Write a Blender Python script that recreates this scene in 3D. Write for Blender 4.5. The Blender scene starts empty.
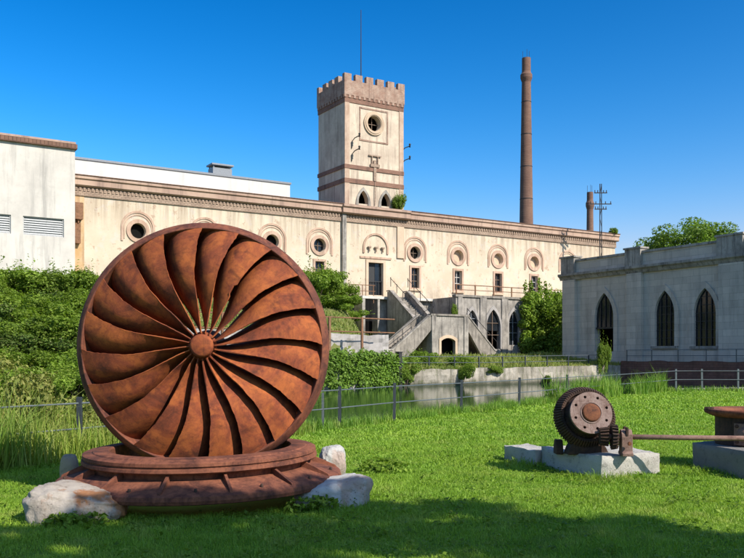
import bpy, bmesh, math, random
import numpy as np
from mathutils import Vector, Matrix, noise
random.seed(7); rng = np.random.default_rng(7)
R = math.radians; PI = math.pi
SC = bpy.context.scene
COL = SC.collection
# ------------------------------------------------------------------ helpers
TH = R(31.7); CU, SU = math.cos(TH), math.sin(TH)
P0 = (-2.73, 85.0)                      # left front corner of the tower
EYE = 1.6
def W(s, t, z=0): return (P0[0]+CU*s-SU*t, P0[1]+SU*s+CU*t, z)
def s_of(px, t):
    k = (px-372)/840
    return (k*(P0[1]+CU*t)-P0[0]+SU*t)/(CU-k*SU)
def t_of(px, s):
    k = (px-372)/840
    return (P0[0]+CU*s-k*(P0[1]+SU*s))/(SU+k*CU)
def z_of(py, s, t): return EYE+(357-py)*(P0[1]+SU*s+CU*t)/840
def st_of(x, y):
    dx, dy = x-P0[0], y-P0[1]
    return CU*dx+SU*dy, -SU*dx+CU*dy

class MB:
    def __init__(self): self.v = []; self.f = []
    def add(self, vs, fs, mp=None):
        b = len(self.v)
        self.v += [tuple(mp(*p)) if mp else tuple(p) for p in vs]
        self.f += [tuple(i+b for i in f) for f in fs]
        return self
    def box(self, x0, x1, y0, y1, z0, z1, mp=None):
        vs = [(x0,y0,z0),(x1,y0,z0),(x1,y1,z0),(x0,y1,z0),(x0,y0,z1),(x1,y0,z1),(x1,y1,z1),(x0,y1,z1)]
        return self.add(vs, [(0,3,2,1),(4,5,6,7),(0,1,5,4),(1,2,6,5),(2,3,7,6),(3,0,4,7)], mp)
    def prism(self, pts, d0, d1, mp):     # polygon pts (a,b) swept over d0..d1, mp(a,b,d)
        n = len(pts)
        vs = [(a,b,d0) for a,b in pts]+[(a,b,d1) for a,b in pts]
        fs = [tuple(range(n))[::-1], tuple(range(n,2*n))]+[(i,(i+1)%n,n+(i+1)%n,n+i) for i in range(n)]
        return self.add(vs, fs, mp)
    def lathe(self, prof, n=48, mp=None, closed=False, a0=0, a1=2*PI):
        vs = []; fs = []; m = len(prof); full = abs(a1-a0-2*PI) < 1e-6
        cnt = n if full else n+1
        for i in range(cnt):
            a = a0+(a1-a0)*i/n; c, s = math.cos(a), math.sin(a)
            vs += [(r*c, r*s, z) for r, z in prof]
        for i in range(n):
            j = (i+1) % cnt
            for k in range(m if closed else m-1):
                l = (k+1) % m
                fs.append((i*m+k, j*m+k, j*m+l, i*m+l))
        return self.add(vs, fs, mp)
    def tube(self, pts, r, n=8, mp=None, r2=None):
        pts = [Vector(p) for p in pts]; vs = []; fs = []; N = len(pts)
        up = Vector((0.13,0.27,0.95))
        for i, p in enumerate(pts):
            d = (pts[min(i+1,N-1)]-pts[max(i-1,0)]).normalized()
            a = d.cross(up)
            if a.length < .05: a = d.cross(Vector((1,0,0)))
            a.normalize(); b = d.cross(a)
            rr = r if r2 is None else r+(r2-r)*i/(N-1)
            if isinstance(r, (list,tuple)): rr = r[i]
            vs += [tuple(p+a*math.cos(2*PI*k/n)*rr+b*math.sin(2*PI*k/n)*rr) for k in range(n)]
        for i in range(N-1):
            for k in range(n):
                l = (k+1) % n
                fs.append((i*n+k, i*n+l, (i+1)*n+l, (i+1)*n+k))
        fs += [tuple(range(n))[::-1], tuple((N-1)*n+k for k in range(n))]
        return self.add(vs, fs, mp)
    def mesh(self, name, off=(0,0,0), smooth=False):
        me = bpy.data.meshes.new(name)
        me.from_pydata([(a-off[0], b-off[1], c-off[2]) for a,b,c in self.v], [], self.f)
        bm = bmesh.new(); bm.from_mesh(me)
        bmesh.ops.recalc_face_normals(bm, faces=bm.faces)
        bm.to_mesh(me); bm.free()
        if smooth:
            me.polygons.foreach_set('use_smooth', [True]*len(me.polygons))
        return me

def holed(outline, holes, depth, mp):
    """slab with holes: outline / holes are (a,b) lists; slab spans d 0..depth; returns (verts, faces)"""
    cu = bpy.data.curves.new('tmp', 'CURVE'); cu.dimensions = '2D'; cu.fill_mode = 'BOTH'; cu.extrude = depth/2
    for pts in [outline]+holes:
        sp = cu.splines.new('POLY'); sp.points.add(len(pts)-1); sp.use_cyclic_u = True
        for p, q in zip(sp.points, pts): p.co = (q[0], q[1], 0, 1)
    o = bpy.data.objects.new('tmp', cu); COL.objects.link(o)
    dg = bpy.context.evaluated_depsgraph_get()
    me = bpy.data.meshes.new_from_object(o.evaluated_get(dg))
    vs = [mp(v.co.x, v.co.y, v.co.z+depth/2) for v in me.vertices]
    fs = [tuple(p.vertices) for p in me.polygons]
    bpy.data.objects.remove(o); bpy.data.curves.remove(cu); bpy.data.meshes.remove(me)
    return vs, fs

def circle(cx, cy, r, n=32): return [(cx+r*math.cos(2*PI*i/n), cy+r*math.sin(2*PI*i/n)) for i in range(n)]
def rect(a0, a1, b0, b1): return [(a0,b0),(a1,b0),(a1,b1),(a0,b1)]
def arch(cx, w, zb, ztop, kind='pointed', n=10):
    h = w/2
    if kind == 'round': hh = h; Rr = h
    elif kind == 'seg': hh = h*.35; Rr = (h*h+hh*hh)/(2*hh)
    else: Rr = w*1.25; hh = math.sqrt(Rr*Rr-(Rr-h)**2)
    zs = ztop-hh; pts = [(cx-h, zb), (cx+h, zb)]
    if kind == 'pointed':
        c = cx+h-Rr; a1 = math.acos((Rr-h)/Rr)
        pts += [(c+Rr*math.cos(a1*i/n), zs+Rr*math.sin(a1*i/n)) for i in range(n+1)]
        c = cx-h+Rr
        pts += [(c-Rr*math.cos(a1*i/n), zs+Rr*math.sin(a1*i/n)) for i in range(n-1,-1,-1)]
    elif kind == 'round':
        pts += [(cx+h*math.cos(PI*i/(2*n)), zs+h*math.sin(PI*i/(2*n))) for i in range(2*n+1)]
    else:
        a1 = math.asin(h/Rr); c = ztop-Rr
        pts += [(cx+Rr*math.sin(a1*(1-i/n)), c+Rr*math.cos(a1*(1-i/n))) for i in range(2*n+1)]
    return pts

def thing(name, label, cat, loc=(0,0,0), rotz=0, group=None):
    o = bpy.data.objects.new(name, None); COL.objects.link(o)
    o.empty_display_size = .2
    o.location = loc; o.rotation_euler = (0,0,rotz)
    o['label'] = label; o['category'] = cat
    if group: o['group'] = group
    o['_off'] = (0.0,0.0,0.0)
    return o
OFF = {}
def fthing(name, label, cat, s, t, z, group=None):   # thing in the mill's own (s,t,z) frame
    o = thing(name, label, cat, W(s,t,z), TH, group); OFF[o.name] = (s,t,z); return o
def part(name, mb, mat, parent, smooth=False, label=None, root=None, bevel=0):
    off = OFF.get(parent.name, (0,0,0))
    me = mb.mesh(name, off, smooth) if isinstance(mb, MB) else mb
    o = bpy.data.objects.new(name, me); COL.objects.link(o); o.parent = parent
    if mat is not None and not me.materials: me.materials.append(mat)
    if off != (0,0,0): OFF[o.name] = off
    if label: o['label'] = label
    if bevel:
        m = o.modifiers.new('bevel','BEVEL'); m.width = bevel; m.segments = 2; m.limit_method = 'ANGLE'; m.angle_limit = R(40)
    return o
def solo(name, mb, mat, label=None, cat=None, kind=None, loc=(0,0,0), rotz=0, smooth=False, group=None, bevel=0, off=(0,0,0)):
    me = mb.mesh(name, off, smooth) if isinstance(mb, MB) else mb
    o = bpy.data.objects.new(name, me); COL.objects.link(o); o.location = loc; o.rotation_euler = (0,0,rotz)
    if not me.materials: me.materials.append(mat)
    if label: o['label'] = label
    if cat: o['category'] = cat
    if kind: o['kind'] = kind
    if group: o['group'] = group
    if bevel:
        m = o.modifiers.new('bevel','BEVEL'); m.width = bevel; m.segments = 2; m.limit_method = 'ANGLE'; m.angle_limit = R(40)
    return o

# ------------------------------------------------------------------ materials
class N:
    def __init__(self, name):
        self.m = bpy.data.materials.new(name); self.m.use_nodes = True
        self.t = self.m.node_tree; self.n = self.t.nodes; self.l = self.t.links
        self.b = self.n['Principled BSDF']; self.out = self.n['Material Output']
        self.co = self.n.new('ShaderNodeTexCoord').outputs['Object']
    def link(self, a, b): self.l.new(a, b)
    def map(self, scale=(1,1,1), src=None):
        m = self.n.new('ShaderNodeMapping'); m.inputs['Scale'].default_value = scale
        self.link(src or self.co, m.inputs['Vector']); return m.outputs['Vector']
    def noise(self, scale, detail=6, rough=.6, vec=None, dist=0):
        k = self.n.new('ShaderNodeTexNoise'); k.inputs['Scale'].default_value = scale
        k.inputs['Detail'].default_value = detail; k.inputs['Roughness'].default_value = rough; k.inputs['Distortion'].default_value = dist
        self.link(vec or self.co, k.inputs['Vector']); return k.outputs['Fac']
    def ramp(self, fac, stops):
        r = self.n.new('ShaderNodeValToRGB'); e = r.color_ramp.elements
        while len(e) < len(stops): e.new(.5)
        for el, (p, c) in zip(e, stops):
            el.position = p; el.color = (c,c,c,1) if isinstance(c,(int,float)) else (*c,1)
        self.link(fac, r.inputs['Fac']); return r.outputs['Color']
    def mix(self, fac, a, b, mode='MIX'):
        x = self.n.new('ShaderNodeMix'); x.data_type = 'RGBA'; x.blend_type = mode
        for sock, val in ((x.inputs[0],fac),(x.inputs[6],a),(x.inputs[7],b)):
            if hasattr(val, 'is_linked'): self.link(val, sock)
            elif isinstance(val,(int,float)): sock.default_value = val
            else: sock.default_value = (*val,1)
        return x.outputs[2]
    def math(self, op, a, b=0):
        x = self.n.new('ShaderNodeMath'); x.operation = op
        for sock, val in ((x.inputs[0],a),(x.inputs[1],b)):
            if hasattr(val,'is_linked'): self.link(val, sock)
            else: sock.default_value = val
        return x.outputs[0]
    def bump(self, h, strength=.3, dist=.02):
        b = self.n.new('ShaderNodeBump'); b.inputs['Strength'].default_value = strength; b.inputs['Distance'].default_value = dist
        self.link(h, b.inputs['Height']); self.link(b.outputs['Normal'], self.b.inputs['Normal'])
    def wallvec(self):
        s = self.n.new('ShaderNodeSeparateXYZ'); self.link(self.co, s.inputs[0])
        c = self.n.new('ShaderNodeCombineXYZ'); self.link(self.math('ADD', s.outputs[0], s.outputs[1]), c.inputs[0]); self.link(s.outputs[2], c.inputs[1])
        return c.outputs[0]
    def brick(self, w, h, mortar=.01, c1=(1,1,1), c2=(.8,.8,.8), cm=(.5,.5,.5), vec=None):
        b = self.n.new('ShaderNodeTexBrick'); self.link(vec or self.wallvec(), b.inputs['Vector'])
        b.inputs['Scale'].default_value = 1; b.inputs['Brick Width'].default_value = w; b.inputs['Row Height'].default_value = h
        b.inputs['Mortar Size'].default_value = mortar; b.inputs['Mortar Smooth'].default_value = .3
        b.inputs['Color1'].default_value = (*c1,1); b.inputs['Color2'].default_value = (*c2,1); b.inputs['Mortar'].default_value = (*cm,1)
        return b.outputs['Color'], b.outputs['Fac']
    def fin(self, col, rough=.85, spec=.3, metal=0):
        if hasattr(col,'is_linked'): self.link(col, self.b.inputs['Base Color'])
        else: self.b.inputs['Base Color'].default_value = (*col,1)
        self.b.inputs['Roughness'].default_value = rough; self.b.inputs['Specular IOR Level'].default_value = spec
        self.b.inputs['Metallic'].default_value = metal
        return self.m
    def per_object(self):
        oi = self.n.new('ShaderNodeObjectInfo'); v = self.n.new('ShaderNodeVectorMath'); v.operation = 'SCALE'
        cx = self.n.new('ShaderNodeCombineXYZ')
        for i, q in enumerate((17.0, 29.0, 43.0)): self.link(self.math('MULTIPLY', oi.outputs['Random'], q), cx.inputs[i])
        a = self.n.new('ShaderNodeVectorMath'); a.operation = 'ADD'
        self.link(self.co, a.inputs[0]); self.link(cx.outputs[0], a.inputs[1]); self.co = a.outputs[0]

def plaster(name, base, dirt, stain, rough=.9, s=1.0, amt=.5, bs=.15):
    k = N(name)
    a = k.ramp(k.noise(.30*s, 9, .68), [(.40,0),(.62,1)])
    c = k.mix(k.math('MULTIPLY', a, amt), base, dirt)
    st = k.ramp(k.noise(1.0, 7, .7, k.map((1.4*s,1.4*s,.12*s))), [(.50,0),(.66,1)])   # vertical runs
    c = k.mix(k.math('MULTIPLY', st, amt*.8), c, stain)
    pt = k.ramp(k.noise(1.6*s, 9, .7), [(.57,0),(.61,1)])                          # flaked patches
    c = k.mix(k.math('MULTIPLY', pt, amt*.6), c, dirt)
    k.bump(k.noise(6*s, 8, .7), bs, .05)
    return k.fin(c, rough, .2)
def masonry(name, base, dirt, dark, bw, bh, mortar=.015, mort=.6, amt=.6, rough=.9, s=1):
    k = N(name)
    bc, bf = k.brick(bw, bh, mortar, (1,1,1), (.82,.82,.82), (mort,mort,mort))
    c = k.mix(k.ramp(k.noise(.5*s, 9, .7), [(.3,0),(.7,1)]), base, dirt)
    st = k.ramp(k.noise(1.0, 8, .7, k.map((1.2*s,1.2*s,.15*s))), [(.5,0),(.75,1)])
    c = k.mix(k.math('MULTIPLY', st, amt), c, dark)
    c = k.mix(1.0, c, bc, 'MULTIPLY')
    h = k.math('SUBTRACT', k.noise(5*s, 8, .7), k.math('MULTIPLY', bf, .5))
    k.bump(h, .3, .05)
    return k.fin(c, rough, .2)
def rust(name, dark, mid, bright, s=1.0, b1=.42, b2=.62, rough=.85, bs=.35):
    k = N(name); k.per_object()
    n1 = k.noise(1.8*s, 12, .72, dist=.6)
    c = k.ramp(n1, [(.34,dark),(b1,mid),(b2,bright),(.78,mid)])
    n2 = k.noise(14*s, 8, .7)
    c = k.mix(k.ramp(n2, [(.47,0),(.72,.6)]), c, dark)
    rs_ = k.noise(1.0, 7, .7, k.map((9*s,9*s,.7*s)))
    c = k.mix(k.ramp(rs_, [(.54,0),(.68,.5)]), c, tuple(x*.55 for x in dark))
    n3 = k.noise(5*s, 6, .6)
    c = k.mix(k.ramp(n3, [(.56,0),(.66,.6)]), c, bright)
    k.bump(k.noise(40*s, 8, .75), bs, .006)
    return k.fin(c, rough, .3)
def leafm(name, cols, trans=.42, rough=.6):
    k = N(name)
    g = k.n.new('ShaderNodeNewGeometry')
    c = k.ramp(g.outputs['Random Per Island'], [(i/(len(cols)-1), q) for i, q in enumerate(cols)])
    nz = k.ramp(k.noise(.55, 3, .5), [(.35,.72),(.65,1.15)])
    c = k.mix(1.0, c, nz, 'MULTIPLY')
    k.fin(c, rough, .25)
    tr = k.n.new('ShaderNodeBsdfTranslucent'); k.link(k.mix(1.0, c, (1.0,1.15,.45), 'MULTIPLY'), tr.inputs['Color'])
    mx = k.n.new('ShaderNodeMixShader'); mx.inputs[0].default_value = trans
    k.link(k.b.outputs[0], mx.inputs[1]); k.link(tr.outputs[0], mx.inputs[2]); k.link(mx.outputs[0], k.out.inputs[0])
    return k.m
def plain(name, c, rough=.6, spec=.4, metal=0, var=.25, s=8):
    k = N(name)
    col = k.mix(k.ramp(k.noise(s, 6, .6), [(.3,0),(.7,1)]), c, tuple(x*(1-var) for x in c))
    k.bump(k.noise(s*6, 5, .6), .1, .004)
    return k.fin(col, rough, spec, metal)

def facade_plaster():
    k = N('cream_plaster')
    a = k.ramp(k.noise(.25, 10, .7), [(.40,0),(.62,1)])
    c = k.mix(k.math('MULTIPLY', a, .6), (.655,.54,.39), (.51,.395,.27))
    c = k.mix(k.math('MULTIPLY', k.ramp(k.noise(.9, 10, .75), [(.54,0),(.58,1)]), .55), c, (.60,.52,.44))
    c = k.mix(k.math('MULTIPLY', k.ramp(k.noise(1.4, 10, .75, k.map((1,1,.8))), [(.575,0),(.60,1)]), .75), c, (.42,.27,.18))
    sp = k.n.new('ShaderNodeSeparateXYZ'); k.link(k.co, sp.inputs[0])
    z = k.math('MULTIPLY', sp.outputs[2], .1)
    st = k.ramp(k.noise(1.0, 8, .75, k.map((2.2,2.2,.10))), [(.44,0),(.62,1)])
    c = k.mix(k.math('MULTIPLY', k.math('MULTIPLY', st, k.ramp(z, [(.42,0),(.73,.75)])), 1.0), c, (.30,.215,.15))
    c = k.mix(k.math('MULTIPLY', k.ramp(k.noise(.8, 9, .75, k.map((1,1,.5))), [(.42,0),(.6,1)]), k.ramp(z, [(.0,.85),(.22,0)])), c, (.36,.275,.20))
    k.bump(k.noise(6, 9, .75), .25, .05)
    return k.fin(c, .9, .2)
M_cream = facade_plaster()
M_hood = plaster('brick_toned_trim', (.56,.385,.275), (.44,.28,.19), (.26,.165,.115), amt=.9, s=2)
M_cream2 = plaster('pale_plaster_trim', (.62,.47,.325), (.50,.36,.24), (.36,.25,.17), amt=.8)
M_pink = plaster('pink_fascia', (.50,.345,.25), (.38,.245,.18), (.22,.15,.115), amt=.9)
M_orange = plaster('orange_stain', (.58,.41,.24), (.50,.30,.13), (.30,.17,.09), amt=.9, s=2)
M_white = plaster('white_render', (.64,.58,.495), (.50,.45,.385), (.34,.31,.27), amt=.95, s=.8)
M_white2 = plaster('white_upper', (.62,.60,.55), (.55,.53,.48), (.42,.40,.37), amt=.45)
M_tower = plaster('tower_plaster', (.65,.53,.39), (.49,.38,.28), (.31,.235,.175), amt=1.0, s=1.6)
M_quoin = plaster('quoin_plaster', (.55,.40,.29), (.44,.29,.20), (.28,.19,.14), amt=1.0, s=3)
M_frieze = masonry('brick_frieze', (.50,.36,.255), (.38,.26,.185), (.17,.115,.085), .35, .16, .03, .55)
M_crown = masonry('tower_brick', (.54,.39,.29), (.32,.175,.12), (.17,.10,.075), .3, .1, .012, .7, amt=.9, s=2.5)
M_brickd = masonry('dark_tower_brick', (.36,.20,.135), (.25,.135,.095), (.12,.075,.06), .3, .1, .015, .6, amt=.9)
M_chim = masonry('chimney_brick', (.27,.155,.105), (.20,.11,.08), (.11,.07,.055), .5, .16, .02, .65, amt=.4)
M_grey = masonry('grey_ashlar', (.68,.585,.475), (.54,.465,.38), (.29,.25,.205), 1.3, .55, .02, .72, amt=.7)
M_greypl = plaster('grey_concrete', (.42,.37,.31), (.22,.195,.165), (.07,.062,.055), amt=1.0, s=2.2)
M_stair = plaster('stair_stone', (.36,.31,.255), (.19,.165,.135), (.06,.054,.048), amt=1.0, s=2.6)
def bank_stone():
    k = N('bank_wall_stone')
    c = k.mix(k.ramp(k.noise(.7, 10, .72), [(.40,0),(.60,1)]), (.47,.41,.33), (.27,.235,.18))
    st = k.ramp(k.noise(1.0, 9, .75, k.map((2.2,2.2,.35))), [(.48,0),(.62,1)])
    c = k.mix(k.math('MULTIPLY', st, .8), c, (.10,.095,.06))
    c = k.mix(k.ramp(k.noise(2.2, 8, .7), [(.58,0),(.64,.7)]), c, (.16,.17,.07))
    sp = k.n.new('ShaderNodeSeparateXYZ'); k.link(k.co, sp.inputs[0])
    zz = k.math('ADD', sp.outputs[2], k.math('MULTIPLY', k.noise(1.3, 6, .7), .5))
    c = k.mix(k.ramp(k.math('ADD', zz, .5), [(.34,.9),(.72,0)]), c, (.045,.05,.028))       # tide line
    k.bump(k.noise(6, 9, .75), .6, .06)
    return k.fin(c, .92, .2)
M_bank = bank_stone()
M_brown = masonry('brown_wall', (.27,.125,.085), (.18,.09,.065), (.09,.05,.04), .6, .2, .02, .7)
M_retain = plaster('retaining_wall', (.42,.38,.34), (.30,.27,.24), (.17,.15,.13), amt=.8, s=2)
M_dark = plain('dark_interior', (.012,.011,.010), .95, .05)  # near-black colour put in for the unlit depth behind openings
M_glass = plain('dirty_glass', (.02,.024,.028), .12, .5, var=.5, s=2)
M_frame = plain('window_frame_wood', (.20,.14,.10), .8, .2)
M_wframe = plain('white_window_frame', (.62,.57,.50), .7, .3)
M_shut = plain('louver_grey', (.50,.49,.46), .6, .3)
M_roof = masonry('roof_tiles', (.26,.14,.09), (.18,.10,.07), (.07,.05,.04), .3, .35, .03, .5)
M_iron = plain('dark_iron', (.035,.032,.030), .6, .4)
M_rail = plain('rail_steel', (.15,.165,.17), .45, .5, .3)
M_post = plain('post_steel', (.05,.057,.065), .55, .4, .2)
M_rustrail = rust('rusty_rail', (.10,.05,.03), (.20,.10,.05), (.30,.15,.08), 2)
M_zinc = plain('zinc', (.26,.27,.28), .5, .4)
M_blade = rust('rust_blade', (.075,.023,.013), (.225,.052,.020), (.41,.110,.027), 1.1, .46, .62)
M_rim = rust('rust_rim', (.05,.020,.015), (.13,.042,.026), (.24,.078,.038), 1.3, .45, .58)
M_case = rust('rust_casing', (.045,.018,.013), (.135,.045,.025), (.25,.085,.042), 1.5, .45, .58)
M_gear = rust('gear_dark_iron', (.022,.016,.013), (.045,.028,.020), (.10,.05,.03), 2.5, bs=.5)
M_gflange = rust('gear_flange_pale_rust', (.10,.045,.03), (.22,.14,.11), (.29,.20,.165), 4.0, .42, .55)
M_gboss = rust('gear_boss_rust', (.06,.025,.016), (.15,.052,.025), (.21,.075,.03), 5)
M_pink_iron = rust('pinkish_rusted_iron', (.11,.06,.045), (.20,.115,.085), (.28,.175,.13), 4)
M_shaft = rust('rusty_shaft', (.12,.06,.045), (.22,.12,.09), (.30,.18,.13), 3)
def stone_mat(name, a, b, c, ra=0.0):
    k = N(name)
    col = k.mix(k.ramp(k.noise(2.2, 9, .65), [(.35,0),(.68,1)]), a, b)
    col = k.mix(k.ramp(k.noise(9, 8, .7), [(.55,0),(.70,.7)]), col, c)
    if ra: col = k.mix(k.ramp(k.noise(1.8, 5, .6, k.map((1.6,1.6,.5))), [(.52,0),(.60,ra)]), col, (.42,.17,.06))
    vo = k.n.new('ShaderNodeTexVoronoi'); vo.inputs['Scale'].default_value = 22; vo.inputs['Randomness'].default_value = 1; k.link(k.co, vo.inputs['Vector'])
    col = k.mix(k.math('MULTIPLY', k.ramp(vo.outputs['Distance'], [(.12,.7),(.26,0)]), k.ramp(k.noise(4, 3, .5), [(.52,0),(.6,1)])), col, (.16,.13,.11))
    k.bump(k.noise(11, 12, .8), .95, .04)
    return k.fin(col, .92, .2)
M_bould = stone_mat('pale_boulder', (.57,.49,.395), (.42,.335,.255), (.20,.15,.11), .9)
M_bould2 = stone_mat('white_boulder', (.62,.585,.53), (.48,.45,.40), (.25,.23,.20), .4)
M_slab = stone_mat('gear_slab_stone', (.60,.55,.47), (.47,.425,.36), (.22,.195,.16))
M_block = stone_mat('concrete_block', (.31,.29,.25), (.24,.225,.20), (.14,.13,.115))
M_post_st = stone_mat('beige_stone', (.50,.40,.28), (.40,.32,.22), (.26,.20,.14))
M_leafA = leafm('leaf_bush', [(.10,.165,.018),(.19,.29,.030),(.28,.37,.05),(.14,.22,.022)])
M_leafB = leafm('leaf_bush_bright', [(.13,.21,.020),(.22,.33,.034),(.30,.40,.055),(.18,.27,.028)], .35)
M_leafI = leafm('leaf_ivy', [(.08,.15,.016),(.15,.26,.026),(.21,.32,.04)], .25)
M_leafT = leafm('leaf_tree', [(.10,.17,.022),(.17,.27,.035),(.24,.34,.05)], .4)
M_leafD = leafm('leaf_bush_dark', [(.05,.095,.014),(.09,.155,.02),(.13,.20,.03),(.16,.17,.05)], .3)
M_leafY = leafm('leaf_yellowing', [(.22,.24,.05),(.33,.31,.08),(.16,.22,.035)], .3)
M_bark = plain('bark', (.12,.09,.065), .95, .1, var=.5)
def grassm(name, cols, trans=.35, nsc=.45):
    k = N(name)
    g = k.n.new('ShaderNodeNewGeometry')
    c = k.ramp(g.outputs['Random Per Island'], [(i/(len(cols)-1), q) for i, q in enumerate(cols)])
    c = k.mix(1.0, c, k.ramp(k.noise(nsc, 5, .6), [(.32,(.78,.86,.8)),(.68,(1.2,1.1,1.1))]), 'MULTIPLY')
    if nsc < 1: c = k.mix(k.ramp(k.noise(1.7, 7, .7), [(.52,0),(.68,.7)]), c, (.42,.44,.11)); c = k.mix(k.ramp(k.noise(.9, 6, .7), [(.30,.55),(.44,0)]), c, (.09,.20,.02))
    k.fin(c, .55, .3)
    tr = k.n.new('ShaderNodeBsdfTranslucent'); k.link(k.mix(1.0, c, (1.1,1.15,.4), 'MULTIPLY'), tr.inputs['Color'])
    mx = k.n.new('ShaderNodeMixShader'); mx.inputs[0].default_value = trans
    k.link(k.b.outputs[0], mx.inputs[1]); k.link(tr.outputs[0], mx.inputs[2]); k.link(mx.outputs[0], k.out.inputs[0])
    return k.m
M_grass = grassm('lawn_blades', [(.165,.30,.024),(.245,.40,.036),(.33,.49,.06),(.205,.345,.03)])
M_tall = grassm('tall_grass_blades', [(.20,.32,.035),(.30,.40,.06),(.44,.46,.13),(.22,.34,.04)])
M_weed = grassm('weed_blades', [(.13,.26,.025),(.20,.36,.04),(.27,.38,.07)])
M_bankgr = grassm('bank_blades', [(.16,.25,.035),(.27,.31,.08),(.36,.34,.12),(.12,.22,.025)])
def soil(name, a, b, sc):
    k = N(name); c = k.mix(k.ramp(k.noise(sc, 9, .7), [(.35,0),(.65,1)]), a, b)
    k.bump(k.noise(sc*12, 8, .75), .6, .04); return k.fin(c, .95, .1)
M_lawn = soil('lawn_ground', (.12,.20,.02), (.17,.26,.03), 1.3)
M_slope = soil('bank_ground', (.11,.14,.03), (.16,.15,.06), .8)
M_ground = soil('far_ground', (.09,.11,.04), (.13,.13,.06), .02)
M_quay = soil('quay_ground', (.17,.16,.11), (.12,.14,.05), .5)
kw = N('canal_water')
kw.bump(kw.noise(1.0, 6, .65, kw.map((1.0,1.8,1))), .13, .03)
kw.b.inputs['IOR'].default_value = 1.33
M_water = kw.fin((.012,.042,.016), .02, .5)

# ------------------------------------------------------------------ world, sun, camera
SUNH = (.78, -.62); SELEV = R(40)
wd = bpy.data.worlds.new('World'); SC.world = wd; wd.use_nodes = True
nt = wd.node_tree; bg = nt.nodes['Background']
sky = nt.nodes.new('ShaderNodeTexSky'); sky.sky_type = 'NISHITA'; sky.sun_disc = False
sky.sun_elevation = SELEV; sky.sun_rotation = math.atan2(SUNH[0], SUNH[1])
sky.air_density = 1.0; sky.dust_density = 2.6; sky.ozone_density = 3.2; sky.altitude = 100
tint = nt.nodes.new('ShaderNodeMix'); tint.data_type = 'RGBA'; tint.blend_type = 'MULTIPLY'; tint.inputs[0].default_value = 1
tint.inputs[7].default_value = (.66,.93,1.10,1)
hs = nt.nodes.new('ShaderNodeHueSaturation'); hs.inputs['Saturation'].default_value = 1.24; hs.inputs['Value'].default_value = .95
nt.links.new(sky.outputs[0], tint.inputs[6]); nt.links.new(tint.outputs[2], hs.inputs['Color']); mn = nt.nodes.new('ShaderNodeVectorMath'); mn.operation = 'MINIMUM'; mn.inputs[1].default_value = (.70,2.7,5.1)
gm = nt.nodes.new('ShaderNodeGamma'); gm.inputs[1].default_value = 1.8
gn = nt.nodes.new('ShaderNodeVectorMath'); gn.operation = 'MULTIPLY'; gn.inputs[1].default_value = (5.0,.745,.385)
nt.links.new(hs.outputs[0], mn.inputs[0]); nt.links.new(mn.outputs[0], gm.inputs[0]); nt.links.new(gm.outputs[0], gn.inputs[0]); nt.links.new(gn.outputs[0], bg.inputs[0]); bg.inputs[1].default_value = .13
sl = bpy.data.lights.new('sun', 'SUN'); sl.energy = 4.8; sl.angle = R(.5); sl.color = (1,.955,.885)
so = bpy.data.objects.new('sun', sl); COL.objects.link(so)
d = Vector((SUNH[0]*math.cos(SELEV), SUNH[1]*math.cos(SELEV), math.sin(SELEV)))
so.rotation_euler = d.to_track_quat('Z','Y').to_euler(); so.location = (20,-20,40)
cam = bpy.data.cameras.new('camera'); co = bpy.data.objects.new('camera', cam); COL.objects.link(co)
co.location = (0,0,EYE); co.rotation_euler = (R(90),0,0)
cam.sensor_fit = 'HORIZONTAL'; cam.sensor_width = 36; cam.lens = 36*840/744; cam.shift_y = 78/744
cam.clip_end = 6000; cam.clip_start = .05; SC.camera = co
SC.view_settings.view_transform = 'Standard'; SC.view_settings.look = 'None'; SC.view_settings.gamma = 1
SC.view_settings.exposure = 0.42; SC.view_settings.use_curve_mapping = False
SC.cycles.max_bounces = 6; SC.cycles.transparent_max_bounces = 8

# ------------------------------------------------------------------ foliage builders
def np_mesh(name, V, F):     # V (n,3) array, F (m,k) array
    me = bpy.data.meshes.new(name); n, m, k = len(V), len(F), F.shape[1]
    me.vertices.add(n); me.vertices.foreach_set('co', np.ascontiguousarray(V, dtype=np.float32).ravel())
    me.loops.add(m*k); me.loops.foreach_set('vertex_index', np.ascontiguousarray(F, dtype=np.int32).ravel())
    me.polygons.add(m); me.polygons.foreach_set('loop_start', np.arange(0, m*k, k, dtype=np.int32))
    me.polygons.foreach_set('loop_total', np.full(m, k, dtype=np.int32))
    me.update(); me.validate(); return me
def leaves(C, size, name, up=.4, sv=.35, aspect=.55, outward=None):
    n = len(C); nrm = rng.normal(size=(n,3)); nrm[:,2] += up*2
    if outward is not None: nrm += outward*1.4
    nrm /= np.linalg.norm(nrm, axis=1)[:,None]
    r = rng.normal(size=(n,3)); a = np.cross(nrm, r); a /= np.linalg.norm(a, axis=1)[:,None]; b = np.cross(nrm, a)
    L = size*(1+sv*rng.normal(size=n)).clip(.45,1.9)[:,None]; Wd = L*aspect
    fold = nrm*L*.12
    V = np.stack([C-a*L*.5, C+b*Wd*.5+fold-a*L*.08, C+a*L*.5, C-b*Wd*.5+fold-a*L*.08], 1).reshape(-1,3)
    return np_mesh(name, V, np.arange(4*n).reshape(n,4))
def lobes_points(n, lobes):
    """points on / in a set of ellipsoid lobes (cx,cy,cz,rx,ry,rz), mostly near the outer shell"""
    w = np.array([l[3]*l[4]+l[4]*l[5]+l[3]*l[5] for l in lobes]); w /= w.sum()
    idx = rng.choice(len(lobes), n, p=w); L = np.array(lobes)[idx]
    dd = rng.normal(size=(n,3)); dd /= np.linalg.norm(dd, axis=1)[:,None]
    rr = (1-np.abs(rng.normal(size=n))*.22).clip(.2,1.12)[:,None]
    return L[:,:3]+dd*rr*L[:,3:6], dd
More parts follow.
